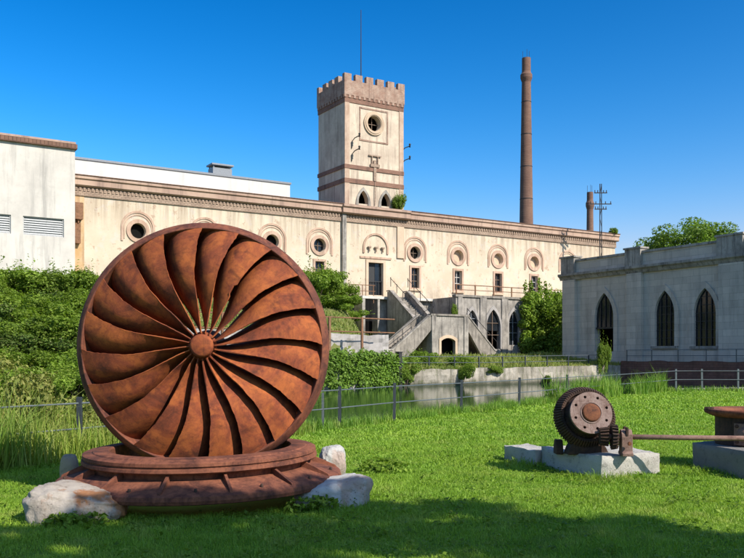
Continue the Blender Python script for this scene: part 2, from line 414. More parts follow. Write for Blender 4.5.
def blades(X, Y, Z, h, w, name, lean=.35, curve=True, hv=.35):
    n = len(X); a = rng.uniform(0, 2*PI, n); la = rng.uniform(0, 2*PI, n)
    H = h*(1+hv*rng.normal(size=n)).clip(.35,2.0); ln = H*lean*np.abs(rng.normal(size=n))
    wx, wy = np.cos(a)*w*.5, np.sin(a)*w*.5
    bx, by = np.cos(la)*ln, np.sin(la)*ln
    P = [np.stack([X-wx, Y-wy, Z-.01],1), np.stack([X+wx, Y+wy, Z-.01],1),
         np.stack([X+wx*.75+bx*.35, Y+wy*.75+by*.35, Z+H*.6],1), np.stack([X-wx*.75+bx*.35, Y-wy*.75+by*.35, Z+H*.6],1),
         np.stack([X+bx, Y+by, Z+H*(1-.25*np.minimum(1,ln/H))],1)]
    V = np.stack(P,1).reshape(-1,3)
    b = np.arange(n)[:,None]*5
    F = np.concatenate([b+np.array([[0,1,2]]), b+np.array([[0,2,3]]), b+np.array([[3,2,4]])])
    return np_mesh(name, V, F)

# ------------------------------------------------------------------ lawn, canal, banks
def fence_x(Y): return -13.78+.69*Y if Y < 34.6 else 10.1+(Y-34.6)*.8
def lawn_z(x, y):
    return .035*noise.noise(Vector((x*.35, y*.35, 3)))+.02*noise.noise(Vector((x*1.1, y*1.1, 9)))
def lawn_edge(Y): return fence_x(Y)-.5
ys = list(np.linspace(-14, 4, 10))+list(np.linspace(4.6, 39.4, 88))
V = []; F = []; nx = 90
for Y in ys:
    x0 = lawn_edge(Y)
    for i in range(nx):
        u = (i/(nx-1))**1.3; x = x0+(48-x0)*u; V.append((x, Y, lawn_z(x, Y)))
for j in range(len(ys)-1):
    for i in range(nx-1):
        a = j*nx+i; F.append((a, a+1, a+nx+1, a+nx))
m = MB(); m.v = V; m.f = F
solo('lawn', m, M_lawn, kind='structure', smooth=True)
m = MB()                                                     # earth bank under the lawn's edge
ed = [(lawn_edge(Y), Y) for Y in ys]+[(30,39.4),(48,39.4)]
vs = []
for x, y in ed: vs += [(x, y, lawn_z(x,y)), (x-.25, y+.2, -.25), (x-.35, y+.3, -1.4)]
m.add(vs, [(3*i+k, 3*i+3+k, 3*i+4+k, 3*i+1+k) for i in range(len(ed)-1) for k in (0,1)])
solo('canal_bank', m, M_slope, kind='structure', smooth=True)
m = MB().add([(-140,-20,-.5),(90,-20,-.5),(90,95,-.5),(-140,95,-.5)], [(0,1,2,3)])
solo('water', m, M_water, kind='structure')
m = MB().add([(-2500,-800,-1.5),(2500,-800,-1.5),(2500,4500,-1.5),(-2500,4500,-1.5)], [(0,1,2,3)])
solo('ground', m, M_ground, kind='structure')

def sstep(a, b, x): x = min(1, max(0, (x-a)/(b-a))); return x*x*(3-2*x)
def bank_z(s, t):
    dd = s-(-10+(t+24)*.5625)
    left = 2.0 if t < -22.3 else 3.2+(t+22.3)/19.3*4.7
    if s < -23: left = -.5+(t+24)/21*7.9+.0*s
    left = min(left, 7.9)
    mid = .62+.9*sstep(-24,-11,t)+.012*max(0, s)
    w = sstep(-4.5, 0, dd)
    z = left*(1-w)+mid*w
    return z+(.12*noise.noise(Vector((s*.5,t*.5,1))) if t > -21 else 0)
S = np.linspace(-80, 40, 151); T = list(np.linspace(-24,-22.4,3))+list(np.linspace(-22.2,1,32))
V = [W(s,t,bank_z(s,t)) for t in T for s in S]
F = [(j*151+i, j*151+i+1, j*151+152+i, j*151+151+i) for j in range(len(T)-1) for i in range(150)]
m = MB(); m.v = V; m.f = F
solo('bank_terrain', m, M_slope, kind='structure', smooth=True)
SB = 13.2                                                     # where the bank turns towards the camera
m = MB().box(SB+.3, 80, -80, -24.0, -1.4, 1.22)
solo('quay_ground', m, M_quay, kind='structure', loc=W(0,0,0), rotz=TH)

# ------------------------------------------------------------------ mill (factory_building)
fac = fthing('factory_building', 'long cream plastered mill with round windows and brick cornice on the far bank', 'factory', 0, 0, 8)
FZ0, FZ1 = 7.0, 16.35; TW = 7.05
FL, FR = -27.5, s_of(615,0)
CIRC = [s_of(p,0) for p in (138,205,272,319.5)]+[s_of(p,0) for p in (415,458,498,534)]
CIRC.append(CIRC[-1]+5.4)
CZ = 12.7
facemap = lambda a,b,d: (a, d, b)
holes = []; 
for i, s in enumerate(CIRC):
    holes.append(circle(s, CZ, .68)); holes.append(rect(s-.5, s+.5, 8.95, 11.1))
DS = s_of(375.5,0)
holes.append(rect(DS-.9, DS+.9, 8.0, 11.35))
m = MB().add(*holed(rect(FL, FR, FZ0, FZ1), holes, .55, facemap))
m.box(FL, FL+.4, .56, 14, FZ0, FZ1); m.box(FR-.4, FR, .56, 14, FZ0, FZ1); m.box(FL+.4, FR-.4, 13.6, 14, FZ0, FZ1)
part('wall', m, M_cream, fac)
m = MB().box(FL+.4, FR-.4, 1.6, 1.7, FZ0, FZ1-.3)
part('dark_room_sheet', m, M_dark, fac)  # black sheet stands for the unlit rooms seen through the windows
part('foundation', MB().box(FL, FR, .2, 13.9, -1.5, FZ0-.003), M_greypl, fac)
# cornice: fascia with projecting top mould, brick frieze with dentils
m = MB().prism([(-.55,16.95),(-.55,16.70),(-.42,16.62),(-.42,16.18),(-.30,16.08),(0,16.08),(0,16.95)], FL, FR+.3, lambda a,b,d:(d,a,b))
part('cornice', m, M_pink, fac)
m = MB().prism([(-.80,16.97),(-.80,16.74),(-.64,16.64),(-.64,16.16),(-.52,16.06),(-.13,16.06),(-.13,16.97)], -.55, TW+.55, lambda a,b,d:(d,a,b))
part('cornice_break', m, M_pink, fac)
m = MB().box(FL, FR+.1, -.12, -.003, 15.3, 16.077)
s = FL+.1
while s < FR:
    m.box(s, s+.17, -.19, -.121, 15.72, 16.05); s += .34
part('brick_frieze', m, M_frieze, fac)
m = MB().add([(FL,-.62,16.955),(FR+.35,-.62,16.955),(FR+.35,14.3,16.955),(FL,14.3,16.955),(FL,-.62,17.02),(FR+.35,-.62,17.02),(FR-4,7,18.1),(FL,7,18.1),(FR+.35,14.3,17.02),(FL,14.3,17.02)],
             [(0,1,2,3),(0,1,5,4),(4,5,6,7),(5,8,6),(7,6,8,9),(1,2,8,5),(3,0,4,7,9),(2,3,9,8)])
part('roof', m, M_roof, fac)
# plinth string line and pilasters
m = MB().box(FL, -.9, -.08, -.004, 8.25, 8.42); part('string_course', m, M_cream2, fac)
m = MB().box(-.45, .0, -.32, -.004, 7.2, 16.07); part('pilaster', m, M_greypl, fac, label='grey weathered pilaster at the tower corner')
s0 = s_of(400,0); m = MB().box(s0-.42, s0+.42, -.16, -.004, 12.0, 15.3); part('pilaster', m, M_cream2, fac, label='pale patched pilaster right of the door')
for i, s in enumerate(CIRC):
    # moulded ring + hood mould with legs
    m = MB().add(*holed(circle(s,CZ,1.02), [circle(s,CZ,.68)], .10, lambda a,b,d:(a,d-.105,b)))
    rw = part('round_window', m, M_hood, fac)
    out = arch(s, 3.0, CZ-.95, CZ+1.75, 'round', 12); inn = arch(s, 2.62, CZ-.951, CZ+1.56, 'round', 12)
    # hood: open-footed arch made of two strips
    mm = MB(); o2 = out[2:]; i2 = inn[2:]; o2 = [(out[1][0],CZ-.95)]+o2+[(out[0][0],CZ-.95)]; i2 = [(inn[1][0],CZ-.95)]+i2+[(inn[0][0],CZ-.95)]
    for k in range(len(o2)-1):
        mm.prism([o2[k],o2[k+1],i2[k+1],i2[k]], -.07, -.003, lambda a,b,d:(a,d,b))
    out = arch(s, 2.5, CZ-.75, CZ+1.42, 'round', 12); o2 = [out[1]]+out[2:]+[out[0]]
    inn = arch(s, 2.34, CZ-.75, CZ+1.34, 'round', 12); i2 = [inn[1]]+inn[2:]+[inn[0]]
    for k in range(len(o2)-1):
        mm.prism([o2[k],o2[k+1],i2[k+1],i2[k]], -.05, -.003, lambda a,b,d:(a,d,b))
    part('hood_mould', mm, M_hood, rw)
    if i in (5,6,7,8):           # blocked up with plaster
        part('blocked_pane', MB().prism(circle(s,CZ,.70), .40, .46, lambda a,b,d:(a,d,b)), M_cream2, rw)
    else:
        part('pane', MB().prism(circle(s,CZ,.66), .46, .49, lambda a,b,d:(a,d,b)), M_glass if i == 3 else M_dark, rw)
        mm = MB(); mm.box(s-.03,s+.03,.36,.41,CZ-.66,CZ+.66); mm.box(s-.66,s-.031,.36,.41,CZ-.03,CZ+.03); mm.box(s+.031,s+.66,.36,.41,CZ-.03,CZ+.03)
        if i >= 3: part('frame', mm, M_frame, rw)
    m = MB().add(*holed(rect(s-.72,s+.72,8.75,11.33), [rect(s-.5,s+.5,8.95,11.1)], .09, lambda a,b,d:(a,d-.095,b)))
    wn = part('window', m, M_hood, fac)
    part('sill', MB().box(s-.8,s+.8,-.22,-.097,8.66,8.80), M_cream2, wn)
    mm = MB(); F0 = M_wframe if i in (5,7) else M_frame
    mm.add(*holed(rect(s-.495,s+.495,8.955,11.095), [rect(s-.42,s-.03,9.02,9.68), rect(s+.03,s+.42,9.02,9.68), rect(s-.42,s-.03,9.75,10.35), rect(s+.03,s+.42,9.75,10.35), rect(s-.42,s-.03,10.42,11.02), rect(s+.03,s+.42,10.42,11.02)], .06, lambda a,b,d:(a,d+.25,b)))
    part('frame', mm, F0, wn)
    part('pane', MB().box(s-.495,s+.495,.33,.35,8.96,11.09), M_glass, wn)
# door under the arched niche
m = MB().add(*holed(rect(DS-1.2,DS+1.2,7.72,11.65), [rect(DS-.9,DS+.9,7.719,11.35)], .10, lambda a,b,d:(a,d-.105,b)))
dr = part('door', m, M_cream2, fac)
part('door_leaf', MB().box(DS-.9,DS+.1,.35,.42,8.0,11.35), M_iron, dr)
part('door_leaf', MB().box(DS+.13,DS+.87,.35,.42,8.0,11.33), M_glass, dr)
mm = MB()
for k in range(6): mm.box(DS-.85+k*.33, DS-.81+k*.33, .18, .22, 8.0, 9.4)
mm.box(DS-.88,DS+.88,.175,.225,9.4,9.46); part('gate', mm, M_iron, dr)
nz = 12.0
mm = MB(); out = arch(DS,3.1,nz+.3,14.4,'round',12); inn = arch(DS,2.7,nz+.301,14.2,'round',12)
o2 = [out[1]]+out[2:]+[out[0]]; i2 = [inn[1]]+inn[2:]+[inn[0]]
for k in range(len(o2)-1): mm.prism([o2[k],o2[k+1],i2[k+1],i2[k]], -.12, -.003, lambda a,b,d:(a,d,b))
mm.box(DS-1.9,DS+1.9,-.1,-.005,11.75,11.95)
part('arched_niche', mm, M_hood, fac)
for k in (-1,0,1):
    mm = MB().lathe([(.02,-.32),(.10,-.22),(.05,-.05),(.22,.12),(.24,.22),(.0,.24)], 10, lambda x,y,z,k=k:(DS+k*.82+x, -.16+y*.6, 12.75+z))
    part('corbel_ornament', mm, M_frieze, fac, smooth=True)
# tower-side rise of the cornice under the tower, stained strip and balcony bracket at the left end
m = MB().box(s_of(75,0)-.3, s_of(75,0)+.75, -.03, -.004, 8.0, 15.3); part('stained_strip', m, M_orange, fac)
s0 = s_of(77,0)
m = MB(); m.box(s0-.3,s0+.35,-.75,-.04,13.2,14.6); m.box(s0-.3,s0+.2,-.5,-.04,11.2,12.9); m.box(s0-.05,s0+.05,-.6,-.04,12.9,13.2); part('rusty_bracket_box', m, M_rustrail, fac)
m = MB().prism(circle(s_of(80.5,0), z_of(258,s_of(80.5,0),0), .2, 12), -.02, -.004, lambda a,b,d:(a,d,b)); part('wall_hole', m, M_dark, fac)

# rooftop block set back on the mill roof
US = s_of(290,6)
ann = fthing('rooftop_block', 'long white windowless upper storey set back on the mill roof left of the tower', 'building', -16, 6, 16.9)
part('wall', MB().box(-44, US, 6, 13, 16.5, 19.75), M_white2, ann)
part('coping', MB().box(-44, US+.12, 5.9, 13.1, 19.75, 19.95), M_zinc, ann)
s0, s1 = s_of(213,9), s_of(232,9)
vt = fthing('roof_vent', 'small grey box chimney with a flat cap on the white rooftop block', 'vent', s0, 9, 19.9)
part('shaft', MB().box(s0, s1, 9, 10.4, 19.9, 21.3), M_zinc, vt)
mm = MB().box(s0-.15, s1+.15, 8.85, 10.55, 21.55, 21.72)
for a in (s0+.05, s1-.2):
    for b in (9.05, 10.2): mm.box(a, a+.12, b, b+.12, 21.3, 21.55)
part('cap', mm, M_zinc, vt)

# white building on the left
WS = s_of(75,-1.5)
wb = fthing('white_building', 'blank white rendered building with louvered openings and brown roof edge at far left', 'building', WS, -1.5, 8)
hl = []; 
zA, zB = z_of(236, s_of(44,-1.5), -1.5), z_of(217.5, s_of(44,-1.5), -1.5)
vents = [(s_of(-40,-1.5), s_of(11,-1.5)), (s_of(23,-1.5), s_of(64,-1.5))]
for a, b in vents: hl.append(rect(a, b, zA, zB))
ZT = z_of(143, WS, -1.5)
m = MB().add(*holed(rect(-62, WS, 6, ZT-.55), hl, .4, lambda a,b,d:(a,d-1.5,b)))
m.box(WS-.4, WS, -1.099, 14, 6, ZT-.55); m.box(-62, -61.6, -1.099, 14, 6, ZT-.55)
part('wall', m, M_white, wb)
m = MB().box(-62, WS+.15, -1.75, 14, ZT-.55, ZT-.15); part('roof_edge', m, M_roof, wb)
m = MB().box(-62, WS+.05, -1.60, 14, ZT-.15, ZT+.05); part('roof', m, M_pink, wb)
for a, b in vents:
    lv = part('louver', MB().add(*holed(rect(a,b,zA,zB), [rect(a+.08,b-.08,zA+.08,zB-.08)], .1, lambda x,y,d:(x,d-1.40,y))), M_shut, wb)
    mm = MB(); n = 7
    for k in range(n):
        z = zA+.1+(zB-zA-.2)*k/n; mm.prism([(-1.38,z),(-1.36,z),(-1.22,z+.22),(-1.24,z+.22)], a+.08, b-.08, lambda p,q,d:(d,p,q))
    part('slats', mm, M_shut, lv)
    part('backing', MB().box(a,b,-1.0,-.95,zA,zB), M_dark, lv)

# ------------------------------------------------------------------ tower
TW, TD = 7.05, 5.7; TB, TT = 16.97, 30.4
tw = fthing('bell_tower', 'square plastered tower with battlements, round window and twin arched openings rising from the mill', 'tower', 0, 0, TB)
PC = 3.42; CZt = 25.7
hl = [circle(PC, CZt, .78), arch(2.13,1.15,17.3,18.65,'pointed'), arch(4.86,1.15,17.3,18.65,'pointed')]
m = MB().add(*holed(rect(0,TW,TB+.01,27.9), hl, .6, lambda a,b,d:(a,d+.002,b)))
m.box(0,.5,.603,TD,TB+.01,27.9); m.box(TW-.5,TW,.603,TD,TB+.01,27.9); m.box(.5,TW-.5,TD-.5,TD,TB+.01,27.9)
part('wall', m, M_tower, tw)
part('dark_interior', MB().box(.5,TW-.5,2.2,2.3,TB+.1,27.8), M_dark, tw)
mm = MB()
for k in range(4):                                            # corner quoins strips
    pass
part('corner_strip', MB().box(-.05,.5,-.05,-.001,TB+.02,27.44), M_quoin, tw); part('corner_strip', MB().box(TW-.5,TW+.05,-.05,-.001,TB+.02,27.44), M_quoin, tw)
# brick crown: corbel table, parapet, merlons
def ringbox(mb, o, z0, z1, th=.45):
    mb.box(-o, TW+o, -o, -o+th, z0, z1); mb.box(-o, TW+o, TD+o-th, TD+o, z0, z1)
    mb.box(-o, -o+th, -o+th, TD+o-th, z0, z1); mb.box(TW+o-th, TW+o, -o+th, TD+o-th, z0, z1)
mm = MB(); ringbox(mm,.06,27.45,27.9,.25); ringbox(mm,.09,27.9,28.2,.6)
part('corbel_band', mm, M_brickd, tw); mm = MB(); ringbox(mm,.13,28.2,29.68,.5)
for k in range(13):
    a = -.2+k*(TW+.2)/12.5; mm.box(a,a+.26,-.14,-.091,27.92,28.199)
for k in range(11):
    b = -.2+k*(TD+.2)/10.5; mm.box(-.14,-.091,b,b+.26,27.92,28.199)
cr = part('battlement', mm, M_crown, tw)
mm = MB(); o = .13
nf = 6; wm = .82
for k in range(nf):
    a = -o+k*(TW+2*o-wm)/(nf-1)
    part('merlon', MB().box(a,a+wm,-o,-o+.45,29.681,30.35), M_crown, cr); part('merlon', MB().box(a,a+wm,TD+o-.45,TD+o,29.681,30.35), M_crown, cr)
for k in range(1,4):
    b = -o+k*(TD+2*o-wm)/4
    part('merlon', MB().box(-o,-o+.45,b,b+wm,29.681,30.35), M_crown, cr); part('merlon', MB().box(TW+o-.45,TW+o,b,b+wm,29.681,30.35), M_crown, cr)
part('roof', MB().box(-.1,TW+.1,-.1,TD+.1,28.25,28.6), M_greypl, tw)
mm = MB().add(*holed(rect(PC-1.75,PC+1.75,23.75,27.2), [rect(PC-1.6,PC+1.6,23.9,27.05)], .05, lambda a,b,d:(a,d-.052,b)))
pf = part('square_panel', mm, M_crown, tw)
mm = MB().add(*holed(circle(PC,CZt,1.22,40), [circle(PC,CZt,.80,40)], .14, lambda a,b,d:(a,d-.142,b)))
mm.add(*holed(circle(PC,CZt,1.05,40), [circle(PC,CZt,.88,40)], .06, lambda a,b,d:(a,d-.203,b)))
rw = part('round_window', mm, M_cream2, tw)
mm = MB(); mm.box(PC-.03,PC+.03,.4,.45,CZt-.77,CZt+.77); mm.box(PC-.77,PC-.031,.4,.45,CZt-.03,CZt+.03); mm.box(PC+.031,PC+.77,.4,.45,CZt-.03,CZt+.03)
part('bars', mm, M_frame, rw)
for z0, z1, mt in ((20.75,21.15,M_brickd),(19.3,19.75,M_brickd)):
    mm = MB(); ringbox(mm,.09,z0,z1,.089); part('string_course', mm, mt, tw)
for c in (2.13,4.86):
    mm = MB(); out = arch(c,1.75,17.0,19.0,'pointed'); inn = arch(c,1.15,17.001,18.65,'pointed')
    o2 = [out[1]]+out[2:]+[out[0]]; i2 = [inn[1]]+inn[2:]+[inn[0]]
    for k in range(len(o2)-1): mm.prism([o2[k],o2[k+1],i2[k+1],i2[k]], -.1, -.001, lambda a,b,d:(a,d,b))
    part('arched_opening', mm, M_greypl, tw)
for side in (0, 1):                                           # old cable brackets with insulators
    for k, z in enumerate((23.9, 22.6)):
        a = .75 if side == 0 else TW+.05
        mm = MB(); y0 = -.07
        if side == 0: mm.tube([(a,y0,z-1.1),(a,y0-.06,z-.4),(a+.15,y0-.35,z-.1),(a+.45,y0-.8,z+.1)], .05, 6)
        else: mm.tube([(a,.5,z-1.1),(a+.1,.5,z-.5),(a+.4,.3,z-.1),(a+.85,0,z+.1)], .05, 6)
        br = part('cable_bracket', mm, M_iron, tw)
        e = mm.v[-1]
        part('insulator', MB().lathe([(0,-.2),(.1,-.18),(.05,0),(.12,.05),(.09,.2),(0,.22)], 8, lambda x,y,zz:(e[0]+x,e[1]+y,e[2]+zz)), M_iron, br, smooth=True)
mm = MB(); mm.box(3.35,3.65,-.16,-.05,19.76,21.9); mm.box(2.95,4.05,-.2,-.05,21.2,21.5); mm.box(2.75,4.25,-.16,-.05,22.3,22.42); mm.box(3.1,3.2,-.16,-.05,21.5,22.3); mm.box(3.8,3.9,-.16,-.05,21.5,22.3)
mm.tube([(3.5,-.1,19.7),(3.5,-.15,18.3),(3.5,-.1,17.2)], .04, 6)
part('cable_fitting', mm, M_frieze, tw)
s0 = s_of(361,3)
mm = MB().tube([(s0,3,28.6),(s0,3,33),(s0,3,z_of(10,s0,3))], .07, 6, r2=.035)
part('antenna', mm, M_iron, tw)

# ------------------------------------------------------------------ chimneys and pole
def chimney(px, pytop, Y, r0, r1, label):
    X = (px-372)/840*Y; zt = EYE+(357-pytop)*Y/840
    t = thing('brick_chimney', label, 'chimney', (X,Y,-1.5), 0)
    h = zt+1.5; hc = h-r1*5
    part('shaft', MB().lathe([(r0*1.15,0),(r1*1.02,hc),(r1*1.0,h-.05),(r1*.72,h-.05),(r1*.7,h-3)], 28), M_chim, t, smooth=False)
    part('crown', MB().lathe([(r1*1.03,hc-.4),(r1*1.35,hc+.25),(r1*1.35,hc+.8),(r1*1.12,hc+1.0),(r1*1.01,hc+1.3)], 28), M_chim, t)
    mm = MB()
    for k in range(int(h/6)):
        z = h*.25+k*5.2
        if z > hc-1: break
        rr = r0*1.15+(r1*1.02-r0*1.15)*z/hc
        mm.lathe([(rr+.0,z),(rr+.035,z+.02),(rr+.035,z+.1),(rr,z+.12)], 28)
    part('iron_band', mm, M_iron, t)
    mm = MB()
    for a in (.5,2.6,4.7): mm.tube([(r1*.86*math.cos(a),r1*.86*math.sin(a),h-.3),(r1*.86*math.cos(a),r1*.86*math.sin(a),h+1.2)], .03, 5)
    part('lightning_rod', mm, M_iron, t)
    return t
chimney(526.3, 58, 135, 1.28, .70, 'very tall slim brick chimney behind the mill roof')
chimney(590, 192, 150, .78, .55, 'shorter brick chimney behind the right end of the mill')
Y = 98; X = (600.5-372)/840*Y
up = thing('utility_pole', 'thin dark lattice power pole with cross arms behind the grey building', 'power pole', (X,Y,1.0))
zt = EYE+(357-184)*Y/840-1
mm = MB()
for a, b in ((-.16,-.1),(.16,-.1)): mm.tube([(a,b,0),(a*.55,b,zt)], .055, 5)
n = 16
for k in range(n): 
    z = zt*k/n; w0 = .16-.07*k/n; mm.tube([(-w0 if k%2 else w0,-.1,z),(w0 if k%2 else -w0,-.1,z+zt/n)], .03, 4)
part('mast', mm, M_iron, up)
for z, l in ((zt-1.1,.75),(zt-2.4,1.25),(zt-3.0,.7)):
    ca = part('cross_arm', MB().box(-l,l,-.14,-.02,z,z+.1), M_iron, up)
    mm = MB()
    for a in (-l+.08, -l*.45, l*.45, l-.08): mm.lathe([(.02,0),(.07,.05),(.04,.14),(.07,.2),(0,.3)], 7, lambda x,y,zz,a=a:(a+x,-.08+y,z+.1+zz))
    part('insulator', mm, M_iron, ca)

# ------------------------------------------------------------------ terrace building with arcade
TX0, TX1, TF, TZ = 9.47, 40.0, -6.0, 7.7
ter = fthing('terrace_building', 'grey arcaded terrace block with pointed arches below the mill windows', 'building', TX0, TF, 1.2)
hl = []; arcs = []
for a, b, y0, y1, kind in ((466,477.5,335,310,'w'),(486,500,349,309.5,'d'),(508.5,518.5,345,311,'w')):
    s0, s1 = s_of(a,TF), s_of(b,TF); sc = (s0+s1)/2
    arcs.append((sc, s1-s0, z_of(y0,sc,TF), z_of(y1,sc,TF), kind)); hl.append(arch(*arcs[-1][:4]))
m = MB().add(*holed(rect(TX0,TX1,.5,TZ), hl, .5, lambda a,b,d:(a,TF+d,b)))
m.box(TX0,TX0+.5,TF+.501,-.01,.5,TZ); m.box(TX0+.5,TX1,TF+.501,-.01,TZ-.3,TZ)
part('wall', m, M_greypl, ter)
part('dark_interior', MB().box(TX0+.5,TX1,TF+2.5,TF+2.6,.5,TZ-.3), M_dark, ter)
part('coping', MB().box(TX0-.12,TX1,TF-.14,TF+.5,TZ+.002,TZ+.22), M_stair, ter)
for sc, w, z0, z1, kind in arcs:
    out = arch(sc,w+.6,z0,z1+.42); inn = arch(sc,w,z0,z1)
    mm = MB(); o2 = [out[1]]+out[2:]+[out[0]]; i2 = [inn[1]]+inn[2:]+[inn[0]]
    for k in range(len(o2)-1): mm.prism([o2[k],o2[k+1],i2[k+1],i2[k]], TF-.1, TF-.002, lambda a,b,d:(a,d,b))
    wn = part('arched_door' if kind == 'd' else 'arched_window', mm, M_retain, ter)
    part('pane', MB().prism(arch(sc,w-.01,z0+(.0 if kind=='w' else 1.9),z1-.01), TF+.2, TF+.23, lambda a,b,d:(a,d,b)), M_glass, wn)
    mm = MB(); mm.box(sc-.04,sc+.04,TF+.12,TF+.17,z0,z1-.1)
    for q in (.35,.65): mm.box(sc-w/2+.01,sc-.041,TF+.12,TF+.17,z0+(z1-z0)*q,z0+(z1-z0)*q+.06); mm.box(sc+.041,sc+w/2-.01,TF+.12,TF+.17,z0+(z1-z0)*q,z0+(z1-z0)*q+.06)
    part('frame', mm, M_zinc if kind == 'w' else M_frame, wn)
for px in (457.5, 482, 503.5):                                 # shallow pilasters
    a = s_of(px,TF); part('pilaster', MB().box(a-.0 if px<460 else a-.3,a+.55,TF-.12,TF-.003,.5,TZ), M_greypl, ter)
rl = MB()
def railing(mb, pts, h=1.0, step=1.6, rails=(1.0,.55)):
    return mb
rail = part('railing', MB().tube([(TX0+.2,TF+.2,TZ+1.25),(TX1,TF+.2,TZ+1.25)], .045, 6), M_rustrail, ter)
part('lower_rail', MB().tube([(TX0+.2,TF+.2,TZ+.75),(TX1,TF+.2,TZ+.75)], .035, 6), M_rustrail, rail)
s = TX0+.2; k = 0
while s < 24:
    part('post', MB().box(s-.05,s+.05,TF+.15,TF+.25,TZ+.22,TZ+1.3), M_rustrail, rail); s += 2.45
# strip of terrace in front of the mill door, with the lean-to wall below it
strip = fthing('terrace_strip', 'pale terrace slab over a dark opening below the mill door', 'terrace', 2, -2, 1.2)
a0, a1 = s_of(362,-2), s_of(379.5,-2)
part('slab', MB().box(a0,TX0-.01,-2.1,-.33,7.45,7.72), M_white, strip)
m = MB().box(a0,a0+.35,-2.05,-.4,3.0,7.45); m.box(a1-.25,a1,-2.05,-.4,3.0,7.45); m.box(a1+.01,TX0-.02,-1.6,-.4,1.0,7.449)
part('pier', m, M_greypl, strip)
part('dark_interior', MB().box(a0+.35,a1-.25,-1.0,-.9,3.0,7.45), M_dark, strip)
m = MB()
for k in range(8):
    a = a0+.5+k*(a1-a0-.9)/7; m.box(a-.02,a+.02,-1.98,-1.94,5.2,7.45)
part('grille', m, M_iron, strip)
m = MB(); 
for s in (-.6,.9,2.2): m.box(s-.03,s+.03,-1.95,-1.89,7.0,8.8)
m.tube([(-.7,-1.92,8.8),(2.4,-1.92,8.8)], .035, 6); m.tube([(-.7,-1.92,8.2),(2.4,-1.92,8.2)], .03, 6)
part('railing', m, M_rustrail, strip)

# ------------------------------------------------------------------ double staircase
st = fthing('stone_staircase', 'weathered grey double staircase rising from the bank to the mill terrace', 'staircase', 6, -9.5, 1.2)
F0, F1 = 3.72, 6.17; TL = -7.0; LZ = 4.6
def flight(mb, n, p0, p1, z0, z1, w0, w1, axis, under):
    for i in range(n):
        a = p0+(p1-p0)*i/n; b = p0+(p1-p0)*(i+1)/n; z = z0+(z1-z0)*(i+1)/n
        lo, hi = min(a,b), max(a,b)
        if axis == 't': mb.box(w0, w1, lo, hi, max(.8, z-under), z)
        else: mb.box(lo, hi, w0, w1, max(.8, z-under), z)
m = MB(); flight(m, 17, TL, -2.11, LZ, TZ, F0+.36, F1-.36, 't', 9)
part('upper_steps', m, M_stair, st)
for a0, a1 in ((F0,F0+.355),(F1-.355,F1)):
    m = MB().prism([(-2.11,.8),(-2.11,TZ+.5),(-2.6,TZ+.5),(TL,LZ+.5),(TL,.8)], a0, a1, lambda p,q,d:(d,p,q))
    pw = part('parapet', m, M_greypl, st)
    part('coping', MB().prism([(-2.0,TZ+.55),(-2.0,TZ+.65),(-2.62,TZ+.65),(TL-.1,LZ+.62),(TL-.1,LZ+.49),(-2.6,TZ+.55)], a0-.06, a1+.06, lambda p,q,d:(d,p,q)), M_stair, pw)
    m = MB(); ac = (a0+a1)/2
    m.tube([(ac,-2.4,TZ+1.9),(ac,TL,LZ+1.9)], .03, 6)
    for k in range(5):
        t = -2.5+(TL+.1+2.5)*k/4; z = TZ+(LZ-TZ)*(t+2.6)/(TL+2.6); m.box(ac-.025,ac+.025,t-.025,t+.025,z+.95,z+1.9)
    part('handrail', m, M_iron, pw)
L0, L1, LF = 3.9, 8.26, -9.5
dc = s_of(448,LF); dw = s_of(455,LF)-s_of(441,LF); dz1 = z_of(338,dc,LF)
m = MB().add(*holed(rect(L0,L1,.8,LZ+.9), [arch(dc,dw,.85,dz1,'seg')], .35, lambda a,b,d:(a,LF+d,b)))
m.box(L0,L0+.35,LF+.351,TL-.01,.8,LZ+.9); m.box(L0+.35,L1,LF+.351,TL-.01,LZ-.3,LZ); m.box(L1-.35,L1,LF+.351,TL-.01,.8,LZ-.301)
m.box(F1+.01,L1,TL-.3,TL,LZ-.3,LZ+.9)
part('landing', m, M_greypl, st)
part('landing_coping', MB().box(L0-.1,L1+.1,LF-.12,LF+.4,LZ+.902,LZ+1.08), M_stair, st)
out = arch(dc,dw+.5,.85,dz1+.28,'seg'); inn = arch(dc,dw,.85,dz1,'seg'); m = MB()
o2 = [out[1]]+out[2:]+[out[0]]; i2 = [inn[1]]+inn[2:]+[inn[0]]
for k in range(len(o2)-1): m.prism([o2[k],o2[k+1],i2[k+1],i2[k]], LF-.08, LF-.002, lambda a,b,d:(a,d,b))
ar = part('door_surround', m, M_cream2, st)
part('dark_interior', MB().box(L0+.36,L1-.36,LF+1.2,LF+1.3,.8,LZ-.31), M_dark, ar)
for a in (L0+.02, L1-.52): part('pilaster', MB().box(a,a+.5,LF-.1,LF-.003,.8,LZ+.9), M_greypl, st)
eL, eR = s_of(389,LF), s_of(498,LF); G = 1.35
